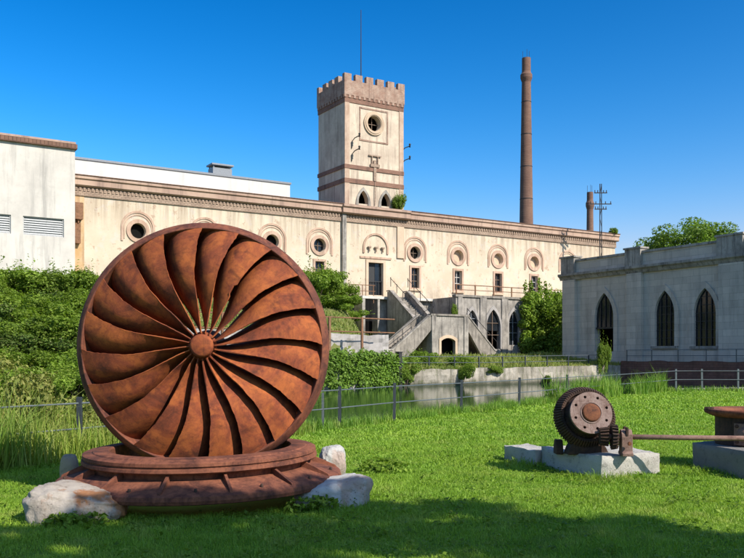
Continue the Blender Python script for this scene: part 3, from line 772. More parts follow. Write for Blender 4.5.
for e, b in ((eL,L0-.01),(eR,L1+.01)):
    m = MB(); flight(m, 16, e, b, G, LZ-.05, LF+.31, TL-.31, 's', .5); part('lower_steps', m, M_stair, st)
    for f0, f1 in ((LF,LF+.3),(TL-.3,TL)):
        sg = 1 if b > e else -1
        m = MB().prism([(e,.7),(e,G+.85),(e+sg*.4,G+.85),(b,LZ+.9),(b,LZ-.45),(e+sg*1.35,.7)], f0, f1, lambda p,q,d:(p,d,q))
        pw = part('parapet', m, M_stair, st)
        part('coping', MB().prism([(e-sg*.1,G+.855),(e-sg*.1,G+1.0),(e+sg*.38,G+1.0),(b,LZ+1.06),(b,LZ+.905),(e+sg*.4,G+.855)], f0-.06, f1+.06, lambda p,q,d:(p,d,q)), M_greypl, pw)
    m = MB().box(min(e,b)+(1 if b>e else 0), max(e,b)-(0 if b>e else 1), TL+.02, TL+.1, .7, 2.2); part('dark_interior', m, M_dark, st)  # black sheet carries the shade of the open space beneath the flight
    m = MB().tube([(e,LF+.15,G+1.75),(b,LF+.15,LZ+1.7)], .03, 6)
    for k in range(4):
        q = k/3; x = e+(b-e)*q; z = G+(LZ-G)*q; m.box(x-.025,x+.025,LF+.12,LF+.17,z+.8,z+1.75)
    part('handrail', m, M_iron, st)
part('base_step', MB().box(eR-.6,eR+4.2,LF-.3,TF-.2,.6,1.55), M_greypl, st)

# ------------------------------------------------------------------ power house on the right
RS, RT0, RT1 = 15.5, -15.3, -47.0
ph = fthing('power_house', 'grey stone power house with pointed arch windows and parapet at the right', 'building', RS, RT0, 1.0)
pm = lambda a,b,d: (RS+d, a, b)
PZ = 9.15; PB = .9
ops = []
for a, b, y0, y1, kind in ((595.5,614,357,293,'d'),(655.5,675,346,290.5,'w'),(694.5,716.5,346,288,'w')):
    t0, t1 = t_of(a,RS), t_of(b,RS); tc = (t0+t1)/2; w = abs(t1-t0); Yc = P0[1]+SU*RS+CU*tc
    ops.append((tc, w, EYE+(357-y0)*Yc/840, EYE+(357-y1)*Yc/840, kind))
t0 = 2*ops[2][0]-ops[1][0]-8; ops.append((t0,ops[2][1],ops[2][2],ops[2][3],'w'))
hl = [arch(*o[:4]) for o in ops]
m = MB().add(*holed(rect(RT1,RT0,PB,PZ), hl, .6, pm))
m.box(RS+.601,RS+14,RT0-.6,RT0,PB,PZ); m.box(RS+.601,RS+14,RT1,RT1+.6,PB,PZ); m.box(RS+13.4,RS+14,RT1+.6,RT0-.6,PB,PZ)
part('wall', m, M_grey, ph)
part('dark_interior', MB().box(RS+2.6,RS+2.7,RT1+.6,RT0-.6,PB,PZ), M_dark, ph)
def alongwall(mb, off, z0, z1, ext=0):                         # band round the two visible sides
    mb.box(RS-off, RS-.003, RT1, RT0+off+ext, z0, z1); mb.box(RS-.002, RS+14, RT0+.003, RT0+off+ext, z0, z1)
m = MB(); alongwall(m, .16, PB, 2.1); part('plinth', m, M_grey, ph)
m = MB()
m.prism([(RS-.55,PZ+.32),(RS-.55,PZ+.12),(RS-.35,PZ-.02),(RS-.2,PZ-.28),(RS+.3,PZ-.28+.29),(RS+.3,PZ+.32)], RT1, RT0+.55, lambda p,q,d:(p,d,q))
m.box(RS+.301,RS+14,RT0+.003,RT0+.5,PZ+.02,PZ+.32)
part('cornice', m, M_greypl, ph)
m = MB().box(RS-.12,RS+.3,RT1,RT0+.1,PZ+.33,10.55); m.box(RS+.301,RS+14,RT0-.3,RT0+.1,PZ+.33,10.55)
part('parapet', m, M_grey, ph)
m = MB().box(RS-.24,RS+.4,RT1,RT0+.2,10.552,10.75); part('parapet_coping', m, M_greypl, ph)
part('roof', MB().box(RS+.31,RS+13.9,RT1,RT0-.31,PZ+.1,PZ+.4), M_zinc, ph)
for a, b in ((566,577),(629,643.5),(721,746)):
    t0, t1 = t_of(b,RS), t_of(a,RS)
    if a == 566: t1 = RT0+.13
    p = part('pilaster', MB().box(RS-.34,RS-.004,t0,t1,PB,PZ-.29), M_grey, ph)
    part('pedestal', MB().box(RS-.42,RS+.5,t0,t1+.12,PZ+.325,10.95), M_greypl, p)
    part('pedestal_cap', MB().box(RS-.52,RS+.6,t0-.1,t1+.22,10.952,11.1), M_greypl, p)
for tc, w, z0, z1, kind in ops:
    out = arch(tc,w+.9,z0,z1+.55); inn = arch(tc,w,z0,z1); m = MB()
    o2 = [out[1]]+out[2:]+[out[0]]; i2 = [inn[1]]+inn[2:]+[inn[0]]
    for k in range(len(o2)-1): m.prism([o2[k],o2[k+1],i2[k+1],i2[k]], -.1, -.003, pm)
    wn = part('arched_door' if kind == 'd' else 'arched_window', m, M_grey, ph)
    if kind == 'w':
        part('pane', MB().prism(arch(tc,w-.01,z0,z1-.01), .16, .20, pm), M_glass, wn)
        m = MB()
        for q in (-.25,0,.25): m.box(RS+.06,RS+.12,tc+q*w-.035,tc+q*w+.035,z0,z1-.25-abs(q)*2)
        for k in range(1,7):
            z = z0+(z1-z0)*k/7; hw = w/2-.01 if k < 5 else w/2*(.75 if k == 5 else .42)
            m.box(RS+.122,RS+.145,tc-hw,tc+hw,z-.03,z+.03)
        part('frame', m, M_iron, wn)
        part('sill', MB().box(RS-.25,RS+.05,tc-w/2-.3,tc+w/2+.3,z0-.22,z0-.003), M_greypl, wn)
    else:
        part('door_leaf', MB().prism(arch(tc,w-.01,z0+2.6,z1-.01), .16, .20, pm), M_glass, wn)
        m = MB()
        for q in (-.25,0,.25): m.box(RS+.06,RS+.12,tc+q*w-.04,tc+q*w+.04,z0+2.6,z1-.25-abs(q)*2)
        m.box(RS+.05,RS+.13,tc-w/2+.01,tc+w/2-.01,z0+2.55,z0+2.7)
        part('frame', m, M_iron, wn)

# ------------------------------------------------------------------ canal walls
def rough_wall(name, p0, p1, z0, z1a, z1b, th, mat, label, cat, nseg=60, capmat=None):
    """upright wall from frame point p0 to p1 with an uneven top; origin at p0"""
    L = math.hypot(p1[0]-p0[0], p1[1]-p0[1]); ang = math.atan2(p1[1]-p0[1], p1[0]-p0[0])
    m = MB(); rows = []
    for i in range(nseg+1):
        u = L*i/nseg; zt = z1a+(z1b-z1a)*i/nseg+.10*noise.noise(Vector((u*.6,z0,5)))+.07*noise.noise(Vector((u*2.1,z0,7)))
        prof = []
        for k in range(6):
            z = z0+(zt-z0)*k/5; prof.append((u, -.12*noise.noise(Vector((u*.8,z*1.5,2)))-.10*noise.noise(Vector((u*2.5,z*2.5,3)))-.08*(1-k/5), z))
        prof.append((u, th, zt)); rows.append(prof)
    vs = [p for r in rows for p in r]
    m.add(vs, [(i*7+k,(i+1)*7+k,(i+1)*7+k+1,i*7+k+1) for i in range(nseg) for k in range(6)])
    m.box(0,.02,0,th,z0,z1a-.1); m.box(L-.02,L,0,th,z0,z1b-.1)
    o = solo(name, m, mat, label, cat, loc=W(p0[0],p0[1],0), rotz=TH+ang)
    return o
rough_wall('canal_wall', (-10,-24.1), (SB,-24.1), -1.4, .62, .95, .7, M_bank, 'pale stone canal wall with stains below the grassy far bank', 'canal wall', 160)
rough_wall('quay_wall', (SB,-24.1), (SB,-78), -1.4, 1.24, 1.24, .6, M_brown, 'dark brown quay wall in shade below the grey power house', 'quay wall', 120)
# ivy covered wall with grey retaining wall above it
rough_wall('ivy_wall', (-27,-24.5), (-10.2,-24.5), -1.4, 2.3, 1.75, .8, M_retain, 'stone canal wall hidden under ivy right behind the turbine', 'wall', 60)
rough_wall('retaining_wall', (-25,-22.3), (-9.2,-22.3), 1.8, 3.45, 3.15, .5, M_retain, 'bare grey retaining wall above the ivy behind the rusty railing', 'wall', 60)
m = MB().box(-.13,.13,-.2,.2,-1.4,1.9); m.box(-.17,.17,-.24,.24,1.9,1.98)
solo('stone_pier', m, M_iron, 'square pier coloured dark for its shaded face at the right end of the ivy wall', 'pier', loc=W(-9.85,-24.75,0), rotz=TH)  # near-black iron colour on the pier paints in the shade of its face
# rusty railing on the ivy wall
rr = fthing('rusty_railing', 'tall rusty railing along the top of the ivy wall', 'railing', -14, -24.1, 1.9)
for k in range(8):
    s = -31+k*2.55+ (s_of(362,-24.1)+31)%2.55
    if s > -9.5: continue
    part('post', MB().box(s-.07,s+.07,-24.17,-24.03,1.7,4.35), M_rustrail, rr)
for z in (4.25,3.3):
    part('rail', MB().tube([(-31,-24.1,z+.2),(-20,-24.1,z+.08),(-9.8,-24.1,z)], .045, 6), M_rustrail, rr)
# light fence along the far bank and the quay
bf = fthing('bank_fence', 'thin grey post and rail fence along the grassy far bank', 'fence', 0, -23.3, .7)
s = -8.6
while s < SB-.2:
    z = bank_z(s,-23.3); part('post', MB().box(s-.04,s+.04,-23.34,-23.26,z-.1,z+1.0), M_post, bf); s += 2.35
for h in (1.0,.55): part('rail', MB().tube([(s,-23.3,bank_z(s,-23.3)+h) for s in np.linspace(-8.6,SB-.3,12)], .025, 5), M_rail, bf)
qf = fthing('quay_fence', 'pale thin railing on top of the brown quay wall', 'fence', SB+.4, -30, 1.2)
t = -24.4
while t > -52:
    part('post', MB().box(SB+.37,SB+.43,t-.03,t+.03,1.2,2.2), M_rail, qf); t -= 2.6
for h in (2.18,1.7): part('rail', MB().tube([(SB+.4,-24.3,h),(SB+.4,-52,h)], .025, 5), M_rail, qf)
# pale kerb at the far lawn edge
m = MB(); random.seed(3); x = 12.6
while x < 24:
    l = random.uniform(.8,1.6); m.box(x,x+l-.04,39.0+random.uniform(-.05,.05),39.42,-.3,.16+random.uniform(-.03,.05)); x += l
solo('stone_kerb', m, M_bank, 'row of pale kerb stones at the far edge of the lawn', 'kerb', bevel=.03)

# ------------------------------------------------------------------ near fence
nf_ = thing('canal_fence', 'low grey steel post and rail fence along the near canal edge', 'fence', (fence_x(20),20,0))
OFF[nf_.name] = (fence_x(20),20,0)
def fpt(px):
    k = (px-372)/840; Y = 13.78/(.69-k); return (k*Y, Y)
FP = [(-9.3,6.5),(-7.2,9.5),(-5.9,11.4),fpt(80),fpt(180),fpt(262),fpt(323),fpt(339.5),fpt(394),fpt(461),fpt(519),fpt(567.5),fpt(616)]
FP += [(14.0,39.3-.6),((702-372)/840*38.6,38.6),((738-372)/840*38.6,38.6),(19.4,38.6),(22.2,38.6)]
for i, (x,y) in enumerate(FP):
    z = lawn_z(x,y); w = .036 if 6 != i else .026
    tilt = random.uniform(-.02,.02); h = .93+random.uniform(-.02,.03)-(.1 if i == 6 else 0)
    if 13 <= i: h = 1.05
    m = MB().add([(x-w,y-w,z-.2),(x+w,y-w,z-.2),(x+w,y+w,z-.2),(x-w,y+w,z-.2),(x-w+tilt,y-w,z+h),(x+w+tilt,y-w,z+h),(x+w+tilt,y+w,z+h),(x-w+tilt,y+w,z+h)],
                 [(0,3,2,1),(4,5,6,7),(0,1,5,4),(1,2,6,5),(2,3,7,6),(3,0,4,7)])
    part('post', m, M_rail if i in (6,13,14,15) else M_post, nf_)
for h in (.86,.46):
    pts = []
    for i, (x,y) in enumerate(FP):
        if i == 6: continue
        pts.append((x-.04,y-.06,lawn_z(x,y)+h+(.1 if i >= 13 else 0)))
    part('rail', MB().tube(pts, .015, 6), M_rail, nf_)

# ------------------------------------------------------------------ turbine runner standing in its casing ring
TX, TY, TZc, TR = -1.955, 9.70, 1.725, 1.45
run = thing('turbine_runner', 'huge rusty turbine wheel of curved blades standing upright on the lawn', 'turbine', (TX,TY,TZc)); run.rotation_euler = (R(-1.2), 0, R(5)); run.scale = (1.01,1,1.01)
ym = lambda x,y,z: (x, z, y)       # lathe axis -> local Y (front is -Y)
rim = [(1.30,.62),(1.40,.60),(1.44,.50),(1.452,.36),(1.456,.24),(1.450,.185),(1.434,.145),(1.412,.115),(1.390,.090),(1.376,.074),(1.366,.070),(1.358,.085),(1.345,.14),(1.31,.28),(1.26,.60)]
part('rim', MB().lathe(rim, 120, ym, closed=True), M_rim, run, smooth=True)
part('back_ring', MB().lathe([(1.29,.52),(1.29,.58),(.62,.66),(.62,.60)], 80, ym, closed=True), M_gear, run, smooth=True)
part('hub', MB().lathe([(.0,-.185),(.10,-.182),(.124,-.168),(.132,-.14),(.134,-.06),(.162,-.05),(.166,-.02),(.155,.05),(.13,.15),(.15,.45),(.22,.66),(0,.66)], 48, ym), M_blade, run, smooth=True)
NB = 20
def blade_mesh(seed):
    nr, nw = 40, 14; V = []; F = []
    for i in range(nr):
        u = i/(nr-1)
        for j in range(nw):
            w = j/(nw-1)
            rmax = 1.366-.03*w
            r = .145+(rmax-.145)*u
            bulge = R(4.0)*math.sin(PI*u**.9)**1.1-R(1.5)*(u**4)
            dl = R(25-3*u)-R(6)*(1-u)**2
            phi = bulge+dl*w
            D = .56; lin = .07+.70*max(0,1-u/.75)**1.5
            y = -.10+.02*u+.15*max(0,(u-.45)/.55)**2+D*(lin*w+(1-lin)*w**4.6)
            q = noise.noise(Vector((u*3,w*2,seed*5.3)))*.010+noise.noise(Vector((u*14,w*9,seed*3.1)))*.004
            y += q
            if j == 0: phi += .012*noise.noise(Vector((u*6,seed*7.7,1)))/(.35+u)+.006*noise.noise(Vector((u*30,seed*2.7,4)))
            if j == 0 and seed == 3 and .42 < u < .52: phi += .035
            r += .006*noise.noise(Vector((w*9,seed,8)))*u
            V.append((r*math.cos(phi), y, r*math.sin(phi)))
    for i in range(nr-1):
        for j in range(nw-1):
            a = i*nw+j; F.append((a, a+1, a+nw+1, a+nw))
    m = MB(); m.v = V; m.f = F; me = m.mesh('blade', smooth=True); return me
bmes = [blade_mesh(q) for q in range(6)]
for q in bmes: q.materials.append(M_blade)
for k in range(NB):
    o = bpy.data.objects.new('blade', bmes[(0,1,2,4,5)[(k*3+1) % 5] if k != 3 else 3]); COL.objects.link(o); o.parent = run
    o.rotation_euler = (0, -R(2.7+18*k)+R(random.uniform(-.5,.5)), 0)
    sm = o.modifiers.new('thick','SOLIDIFY'); sm.thickness = .012; sm.offset = 0
    es = o.modifiers.new('edges','EDGE_SPLIT'); es.split_angle = R(35)

cas = thing('casing_ring', 'broad rusty flanged ring lying on stones under the turbine wheel', 'casing', (-1.965,9.74,0))
cas.rotation_euler = (R(.6), R(-.8), 0)
part('upper_ring', MB().lathe([(1.02,.36),(1.02,.555),(1.03,.570),(1.045,.574),(1.20,.566),(1.21,.555),(1.295,.548),(1.315,.538),(1.318,.505),(1.302,.498),(1.302,.485),(1.325,.478),(1.330,.445),(1.315,.432),(1.24,.43),(1.22,.36)], 120, closed=True), M_case, cas, smooth=True)
part('flange', MB().lathe([(1.0,.29),(1.0,.359),(1.27,.359),(1.30,.345),(1.575,.265),(1.60,.25),(1.61,.21),(1.60,.175),(1.575,.165),(1.2,.24)], 120, closed=True), M_case, cas, smooth=True)
for o in list(cas.children):
    es = o.modifiers.new('edges','EDGE_SPLIT'); es.split_angle = R(28)
for k in range(14):
    a = 2*PI*(k+.35)/14
    m = MB().prism([(1.235,.35),(1.235,.432),(1.26,.432),(1.555,.295),(1.57,.255),(1.30,.335)], -.016, .016, lambda p,q,d:(p*math.cos(a)-d*math.sin(a), p*math.sin(a)+d*math.cos(a), q))
    part('gusset', m, M_case, cas, bevel=.004)
for k in range(14):
    a = 2*PI*(k+.85)/14
    m = MB().lathe([(0,.02),(.012,.02),(.016,.01),(.016,-.02)], 8, lambda x,y,z:(1.5*math.cos(a)+x,1.5*math.sin(a)+y,.298+z))
    part('bolt', m, M_gear, cas, smooth=True)

def boulder(name, cx, cy, rx, ry, h, mat, label, seed, rot=0, taper=0, sink=.12, sub=5, amp=.16):
    bm = bmesh.new(); bmesh.ops.create_icosphere(bm, subdivisions=sub, radius=1)
    for v in bm.verts:
        p = v.co.copy()
        e = .62                                                # squarish superellipsoid
        p = Vector([math.copysign(abs(c)**e, c) for c in p])
        p = p*(1+amp*noise.noise(p*1.3+Vector((seed,seed*2,0)))+.04*(.5-abs(noise.noise(p*2.6+Vector((0,seed,1))))*2)+.05*noise.noise(p*5+Vector((0,seed,1)))+.035*noise.noise(p*11+Vector((3,seed,1))))
        z = p.z*(1-taper*p.x)
        v.co = (p.x*rx, p.y*ry, (h+sink)/2*z+(h-sink)/2)
    me = bpy.data.meshes.new(name); bm.to_mesh(me); bm.free()
    me.polygons.foreach_set('use_smooth',[True]*len(me.polygons))
    return solo(name, me, mat, label, 'boulder', loc=(cx,cy,lawn_z(cx,cy)), rotz=rot)
boulder('boulder', -2.92, 8.34, .46, .36, .32, M_bould, 'pale pitted boulder with rust stains under the front left of the casing', 1.7, R(12), .38)
boulder('boulder', -.42, 9.12, .40, .27, .30, M_bould2, 'bluish white boulder under the front right of the casing', 4.2, R(22), -.35)
boulder('boulder', -.52, 11.1, .17, .22, .42, M_bould2, 'small upright white stone behind the right edge of the casing', 8.1, R(5))
boulder('stone_post', -3.74, 10.38, .105, .12, .40, M_post_st, 'squared beige stone block behind the left edge of the casing', 2.3, R(8), 0, .1, 4, .05)
# ------------------------------------------------------------------ gear on its slab
def slab(name, pts, h, mat, label, cat, seed, amp=.035):
    A, B, D_, C = [Vector((*p,0)) for p in pts]                # front, right, back, left corners
    cx = sum((A,B,D_,C), Vector())/4; n = 14; bm = bmesh.new()
    bmesh.ops.create_cube(bm, size=2); bmesh.ops.subdivide_edges(bm, edges=bm.edges[:], cuts=n, use_grid_fill=True)
    for v in bm.verts:
        p = v.co
        q = Vector([max(-1,min(1,c)) for c in p]); 
        # soften corners
        e = sorted([abs(q.x),abs(q.y),abs(q.z)])[1]
        f = 1-.035*max(0,(e-.8)/.2)
        u, w = (q.x*f+1)/2, (q.y*f+1)/2
        base = A*(1-u)*(1-w)+B*u*(1-w)+D_*u*w+C*(1-u)*w
        z = -.15+(h+.15)*(q.z*(.97+.03*f)+1)/2
        nv = Vector((base.x, base.y, z))
        d = Vector([noise.noise(nv*k+Vector((seed,i*7,0)))*a for i in range(3) for k, a in ((1,1),)])
        k1 = Vector([noise.noise(nv*2.2+Vector((seed,i*7,0))) for i in range(3)])*amp
        k2 = Vector([noise.noise(nv*8+Vector((seed,i*9,4))) for i in range(3)])*amp*.45
        v.co = nv-cx+k1+k2
    me = bpy.data.meshes.new(name); bm.to_mesh(me); bm.free()
    me.polygons.foreach_set('use_smooth',[True]*len(me.polygons))
    try: me.set_sharp_from_angle(angle=R(38))
    except Exception: pass
    return solo(name, me, mat, label, cat, loc=(cx.x,cx.y,lawn_z(cx.x,cx.y)))
slab('stone_slab', [(2.99,10.95),(3.98,11.55),(3.42,12.9),(2.42,12.2)], .29, M_slab, 'pale rough stone slab carrying the dark toothed gear', 'stone slab', 2)
slab('stone_slab', [(2.36,12.15),(2.75,12.4),(2.45,13.2),(2.02,12.95)], .24, M_slab, 'smaller stone lying behind the left end of the gear slab', 'stone slab', 6)
slab('concrete_block', [(4.95,10.9),(6.6,11.3),(6.3,12.9),(4.64,12.25)], .36, M_block, 'grey squared block under the flanged iron drum at the right edge', 'block', 9, .015)
GX, GY, GZ = 2.93, 11.45, .80
ge = thing('toothed_gear', 'dark toothed gear wheel with pale bolted face plate on the stone slab', 'gear', (GX,GY,GZ))
ge.rotation_euler = (R(-16), 0, R(3))
m = MB().lathe([(.20,.22),(.36,.22),(.408,.165),(.412,.10),(.345,-.02),(.32,-.01),(.31,.06),(.20,.07)], 72, ym, closed=True)
nt_ = 68
for k in range(nt_):
    a = 2*PI*k/nt_; w = .0115
    prof = [(.395,.165),(.428,.150),(.430,.10),(.365,-.03),(.335,-.02),(.34,.04)]
    m.prism(prof, -w, w, lambda p,q,d:(p*math.cos(a)-d*math.sin(a), q, p*math.sin(a)+d*math.cos(a)))
part('toothed_wheel', m, M_gear, ge)
part('neck', MB().lathe([(.33,.08),(.30,.02),(.275,-.05),(.262,-.10),(.262,-.15),(0,-.15)], 48, ym), M_gear, ge, smooth=True)
m = MB()
for k in range(6):
    a = 2*PI*k/6+.3; m.prism([(.19,.05),(.31,.05),(.31,.02),(.2,-.12)], -.02,.02, lambda p,q,d:(p*math.cos(a)-d*math.sin(a), q, p*math.sin(a)+d*math.cos(a)))
part('web_ribs', m, M_gear, ge)
hl = [circle(.225*math.cos(2*PI*k/8+.3), .225*math.sin(2*PI*k/8+.3), .020, 12) for k in range(8)]
m = MB().add(*holed(circle(0,0,.285,64), hl, .045, lambda a,b,d:(a,-.197+d,b)))
fp = part('face_plate', m, M_gflange, ge)
part('boss', MB().lathe([(0,-.228),(.10,-.228),(.118,-.222),(.125,-.205),(.127,-.198)], 40, ym), M_gboss, fp, smooth=True)
part('boss_ring', MB().lathe([(.130,-.198),(.134,-.206),(.146,-.206),(.150,-.198)], 48, ym), M_gflange, fp, smooth=True)
part('back_boss', MB().lathe([(0,.42),(.10,.42),(.11,.40),(.11,.2)], 32, ym), M_gear, ge, smooth=True)
# pinion, bearings and the long shaft
def along(x): return 11.12-(x-3.3)*.11
ds = thing('drive_shaft', 'long thin rusty shaft with pinion and bearing running right from the gear', 'shaft', (3.3,11.12,.3)); OFF[ds.name] = (3.3,11.12,.3)
SZ = .545
part('shaft', MB().tube([(3.02,along(3.02),SZ),(4.2,along(4.2),SZ-.005),(7.4,along(7.4),SZ-.01)], .034, 14), M_shaft, ds, smooth=True)
dv = Vector((1,-.11,0)).normalized()
def xl(a, b, d): # a radial, b radial z, d along shaft from x=3.0
    p = Vector((3.0,along(3.0),SZ))+dv*d+Vector((.11,1,0)).normalized()*a; return (p.x,p.y,SZ+b)
for d0, d1, r0, r1, nt2, nm in ((.02,.13,.085,.10,16,'pinion'),(.17,.25,.145,.13,22,'pinion')):
    m = MB().lathe([(0,d0),(r0,d0),(r1,d1),(0,d1)], 24, xl)
    for k in range(nt2):
        a = 2*PI*k/nt2; m.prism([(r0*.95,d0),(r0+.03,d0),(r1+.03,d1),(r1*.95,d1)], -.008,.008, lambda p,q,d:xl(p*math.cos(a)-d*math.sin(a), p*math.sin(a)+d*math.cos(a), q))
    part(nm, m, M_gear, ds)
m = MB(); c = xl(0,0,.36)
def bl(x,y,z): return (c[0]+x*dv.x+y*.11, c[1]+x*dv.y+y*.99, z)
m.prism([(-.16,.30),(.16,.30),(.16,.34),(.11,.36),(.10,SZ)]+[(.10*math.cos(PI*i/8),SZ+.10*math.sin(PI*i/8)) for i in range(1,8)]+[(-.10,SZ),(-.11,.36),(-.16,.34)], -.07,.07, lambda p,q,d:bl(d,p,q))
bb = part('bearing_block', m, M_pink_iron, ds, bevel=.008)
for yy in (-.085,.085):
    part('bolt', MB().lathe([(0,SZ+.13),(.02,SZ+.13),(.022,SZ+.10),(.022,SZ+.02)], 6, lambda x,y,z:bl(x,yy+y,z)), M_gear, bb)
part('bolt', MB().lathe([(0,.02),(.025,.018),(.028,-.01)], 8, lambda x,y,z:(bl(0,0,0)[0]+x*.9, bl(0,0,0)[1]-.165-z, .47+y)), M_gboss, bb)
# left-hand bearing foot behind the gear
part('bearing_block', MB().prism([(-.10,.25),(.10,.25),(.09,.36),(.05,.45),(-.05,.45),(-.09,.36)], -.05,.05, lambda p,q,d:(2.60+d,11.72+p,q)), M_gear, ds, bevel=.01)
# support saddle under the gear wheel, one thing with it
sd = part('saddle', MB().prism([(-.27,-.53),(.30,-.53),(.26,-.44),(.16,-.30),(.10,-.12),(-.10,-.12),(-.16,-.30),(-.24,-.44)], -.03,.22, lambda p,q,d:(p,d,q)), M_gear, ge, bevel=.012)
sd.rotation_mode = 'QUATERNION'; sd.rotation_quaternion = ge.rotation_euler.to_quaternion().inverted()
# flanged drum
drm = thing('iron_drum', 'rusty flanged iron drum with bolted plate on the grey block at the right edge', 'drum', (5.46,12.0,.34))
part('body', MB().lathe([(.50,0),(.52,.02),(.52,.40),(.54,.43),(.45,.43),(.45,0)], 64, closed=True), M_gear, drm, smooth=False)
part('flange', MB().lathe([(.44,.40),(.56,.415),(.66,.46),(.67,.49),(.665,.515),(.64,.52),(.46,.50)], 72, closed=True), M_case, drm, smooth=True)
m = MB()
for k in range(4): m.box(-.66-.02,-.60,-.06+.04*k,-.04+.04*k,.515,.545)
part('lug', m, M_gear, drm)
def dm(a, b, d):                                               # plate tangent to the drum's front-left face
    an = R(235)+a; r = .52+d; return (r*math.cos(an), r*math.sin(an), b)
m = MB()
for i in range(8):
    a0, a1 = -.28+.56*i/8, -.28+.56*(i+1)/8
    m.prism([(a0,.04),(a1,.04),(a1,.34),(a0,.34)], .005, .05, dm)
pl = part('bolted_plate', m, M_pink_iron, drm)
for a in (-.21,.21):
    for z in (.085,.30): part('bolt', MB().lathe([(0,.07),(.022,.068),(.026,.05)], 8, lambda x,y,d:dm(a+x/.52,z+y,d)), M_gear, pl)
part('boss', MB().lathe([(0,.09),(.09,.085),(.11,.05)], 20, lambda x,y,d:dm(x/.52,.19+y,d)), M_pink_iron, pl, smooth=True)

# ------------------------------------------------------------------ vegetation
def shrub_mesh(name, n, leaf, nl=9, seed=0, flat=1.0):
    rs = random.Random(seed); lobes = []
    for k in range(nl*2):
        a = rs.uniform(0,2*PI); q = math.sqrt(rs.random())*.85
        r = rs.uniform(.16,.42); lobes.append((q*math.cos(a), q*math.sin(a), rs.uniform(.25,.95)*flat, r, r, r*rs.uniform(.7,1.05)))
    C, dd = lobes_points(n, lobes); C[:,2] = np.abs(C[:,2])
    ex, ed = [], []
    for k in range(70):                                        # loose shoots that break the outline
        i = int(rng.integers(n)); p = C[i]; dv = dd[i]*.5+np.array([0,0,.7])+rng.normal(size=3)*.3; dv /= np.linalg.norm(dv)
        ln = rs.uniform(.15,.42) if k < 52 else rs.uniform(.4,.8)
        for q in np.linspace(0,1,14): ex.append(p+dv*ln*q+rng.normal(size=3)*.035); ed.append(dv)
    me = leaves(np.concatenate([C,np.array(ex)]), leaf, name, .35, outward=np.concatenate([dd,np.array(ed)])); return me
def stem_mesh(name, h, seed, nb=5):
    rs = random.Random(seed); m = MB()
    for k in range(nb):
        a = rs.uniform(0,2*PI); l = rs.uniform(.3,.6)
        m.tube([(0,0,-.2),(math.cos(a)*l*.4,math.sin(a)*l*.4,h*.4),(math.cos(a)*l,math.sin(a)*l,h*.8)], .035, 5, r2=.008)
    return m.mesh(name)
SHM = []
for k in range(5):
    me = shrub_mesh('foliage', 7500, .085, 11, 20+k); SHM.append(me)
SHS = [stem_mesh('stem', .9, 40+k) for k in range(3)]
for me in SHS: me.materials.append(M_bark)
SHV = {}
def shrub(name, loc, sc, mat, label, group, k, cat='shrub', rz=None):
    key = (k % 5, mat.name)
    if key not in SHV:
        me = SHM[k % 5].copy(); me.name = 'foliage'; me.materials.clear(); me.materials.append(mat); SHV[key] = me
    t = thing(name, label, cat, loc, rz if rz is not None else random.uniform(0,6.28), group)
    t.scale = sc if isinstance(sc, tuple) else (sc,sc,sc)
    o = bpy.data.objects.new('foliage', SHV[key]); COL.objects.link(o); o.parent = t
    o = bpy.data.objects.new('stem', SHS[k % 3]); COL.objects.link(o); o.parent = t
    return t
random.seed(11); k = 0
# rows of bushes climbing the left bank
for row, t in enumerate((-29.0,-27.2,-25.2,-22.9,-20.6,-18.2,-15.8,-13.3,-10.8,-8.2,-5.6,-3.2)):
    scr = (1.5 if row < 2 else 1.9) if row < 11 else 1.25
    s = s_of(-30,t)+random.uniform(0,1.2)
    while s < s_of(122 if row > 3 else 112, t):
        sc = scr*random.uniform(.8,1.25)
        shrub('bank_bush', W(s+random.uniform(-.3,.3),t+random.uniform(-.7,.7),(bank_z(s,max(t,-24))-.45 if t > -26 else -.75)), (sc*1.1,sc*1.1,sc*random.uniform(.75,.95)), random.choice((M_leafA,M_leafD,M_leafB,M_leafA) if row > 4 else (M_leafA,M_leafB,M_leafY,M_leafB)),
              'dense green bush on the overgrown bank left of the turbine', 'bushes on the overgrown left bank', k); k += 1
        s += sc*1.35
for q in range(13):
    y = 7.6+q*.72+random.uniform(-.2,.2); x = fence_x(y)-random.uniform(.9,2.2)
    shrub('weed_bush', (x,y,-.35), (.85*random.uniform(.8,1.25),.85,random.uniform(.85,1.35)), random.choice((M_leafB,M_leafY,M_leafA,M_leafY)), 'pale green weedy bush growing along the near canal edge left of the turbine', 'weedy bushes on the near canal edge', k); k += 1
# leafy shrubs by the mill wall right of the turbine
def at(px, t, z=None):
    s = s_of(px,t); return W(s, t, bank_z(s,t)-.2 if z is None else z)
shrub('young_tree', at(331,-4.5), (2.0,2.0,2.0), M_leafB, 'bright green leafy sapling below the mill window beside the turbine rim', None, 1, 'sapling')
shrub('shrub', at(338,-12), (2.0,2.0,1.1), M_leafA, 'broad low shrub spreading over the grass slope above the grey wall', None, 4)
shrub('shrub', at(352,-9), (1.5,1.5,.9), M_leafB, 'light green low shrub on the slope left of the dark opening', None, 0)
shrub('shrub', at(366,-12), (1.3,1.3,.8), M_leafY, 'yellowish scrub at the foot of the slope beside the stairs', None, 2)
shrub('shrub', at(318,-9), (2.2,2.2,2.6), M_leafA, 'darker shrub half hidden by the upper right turbine rim', None, 2)
shrub('shrub', at(345,-4), (1.5,1.5,1.4), M_leafB, 'low green shrub at the foot of the grey pilaster', None, 3)
shrub('shrub', at(403,-21.5), (1.5,1.5,1.0), M_leafB, 'bright green shrub by the left foot of the stairs', None, 0)
shrub('shrub', at(424,-19), (1.8,1.5,1.1), M_leafA, 'green shrub in front of the left stair flight', None, 1)
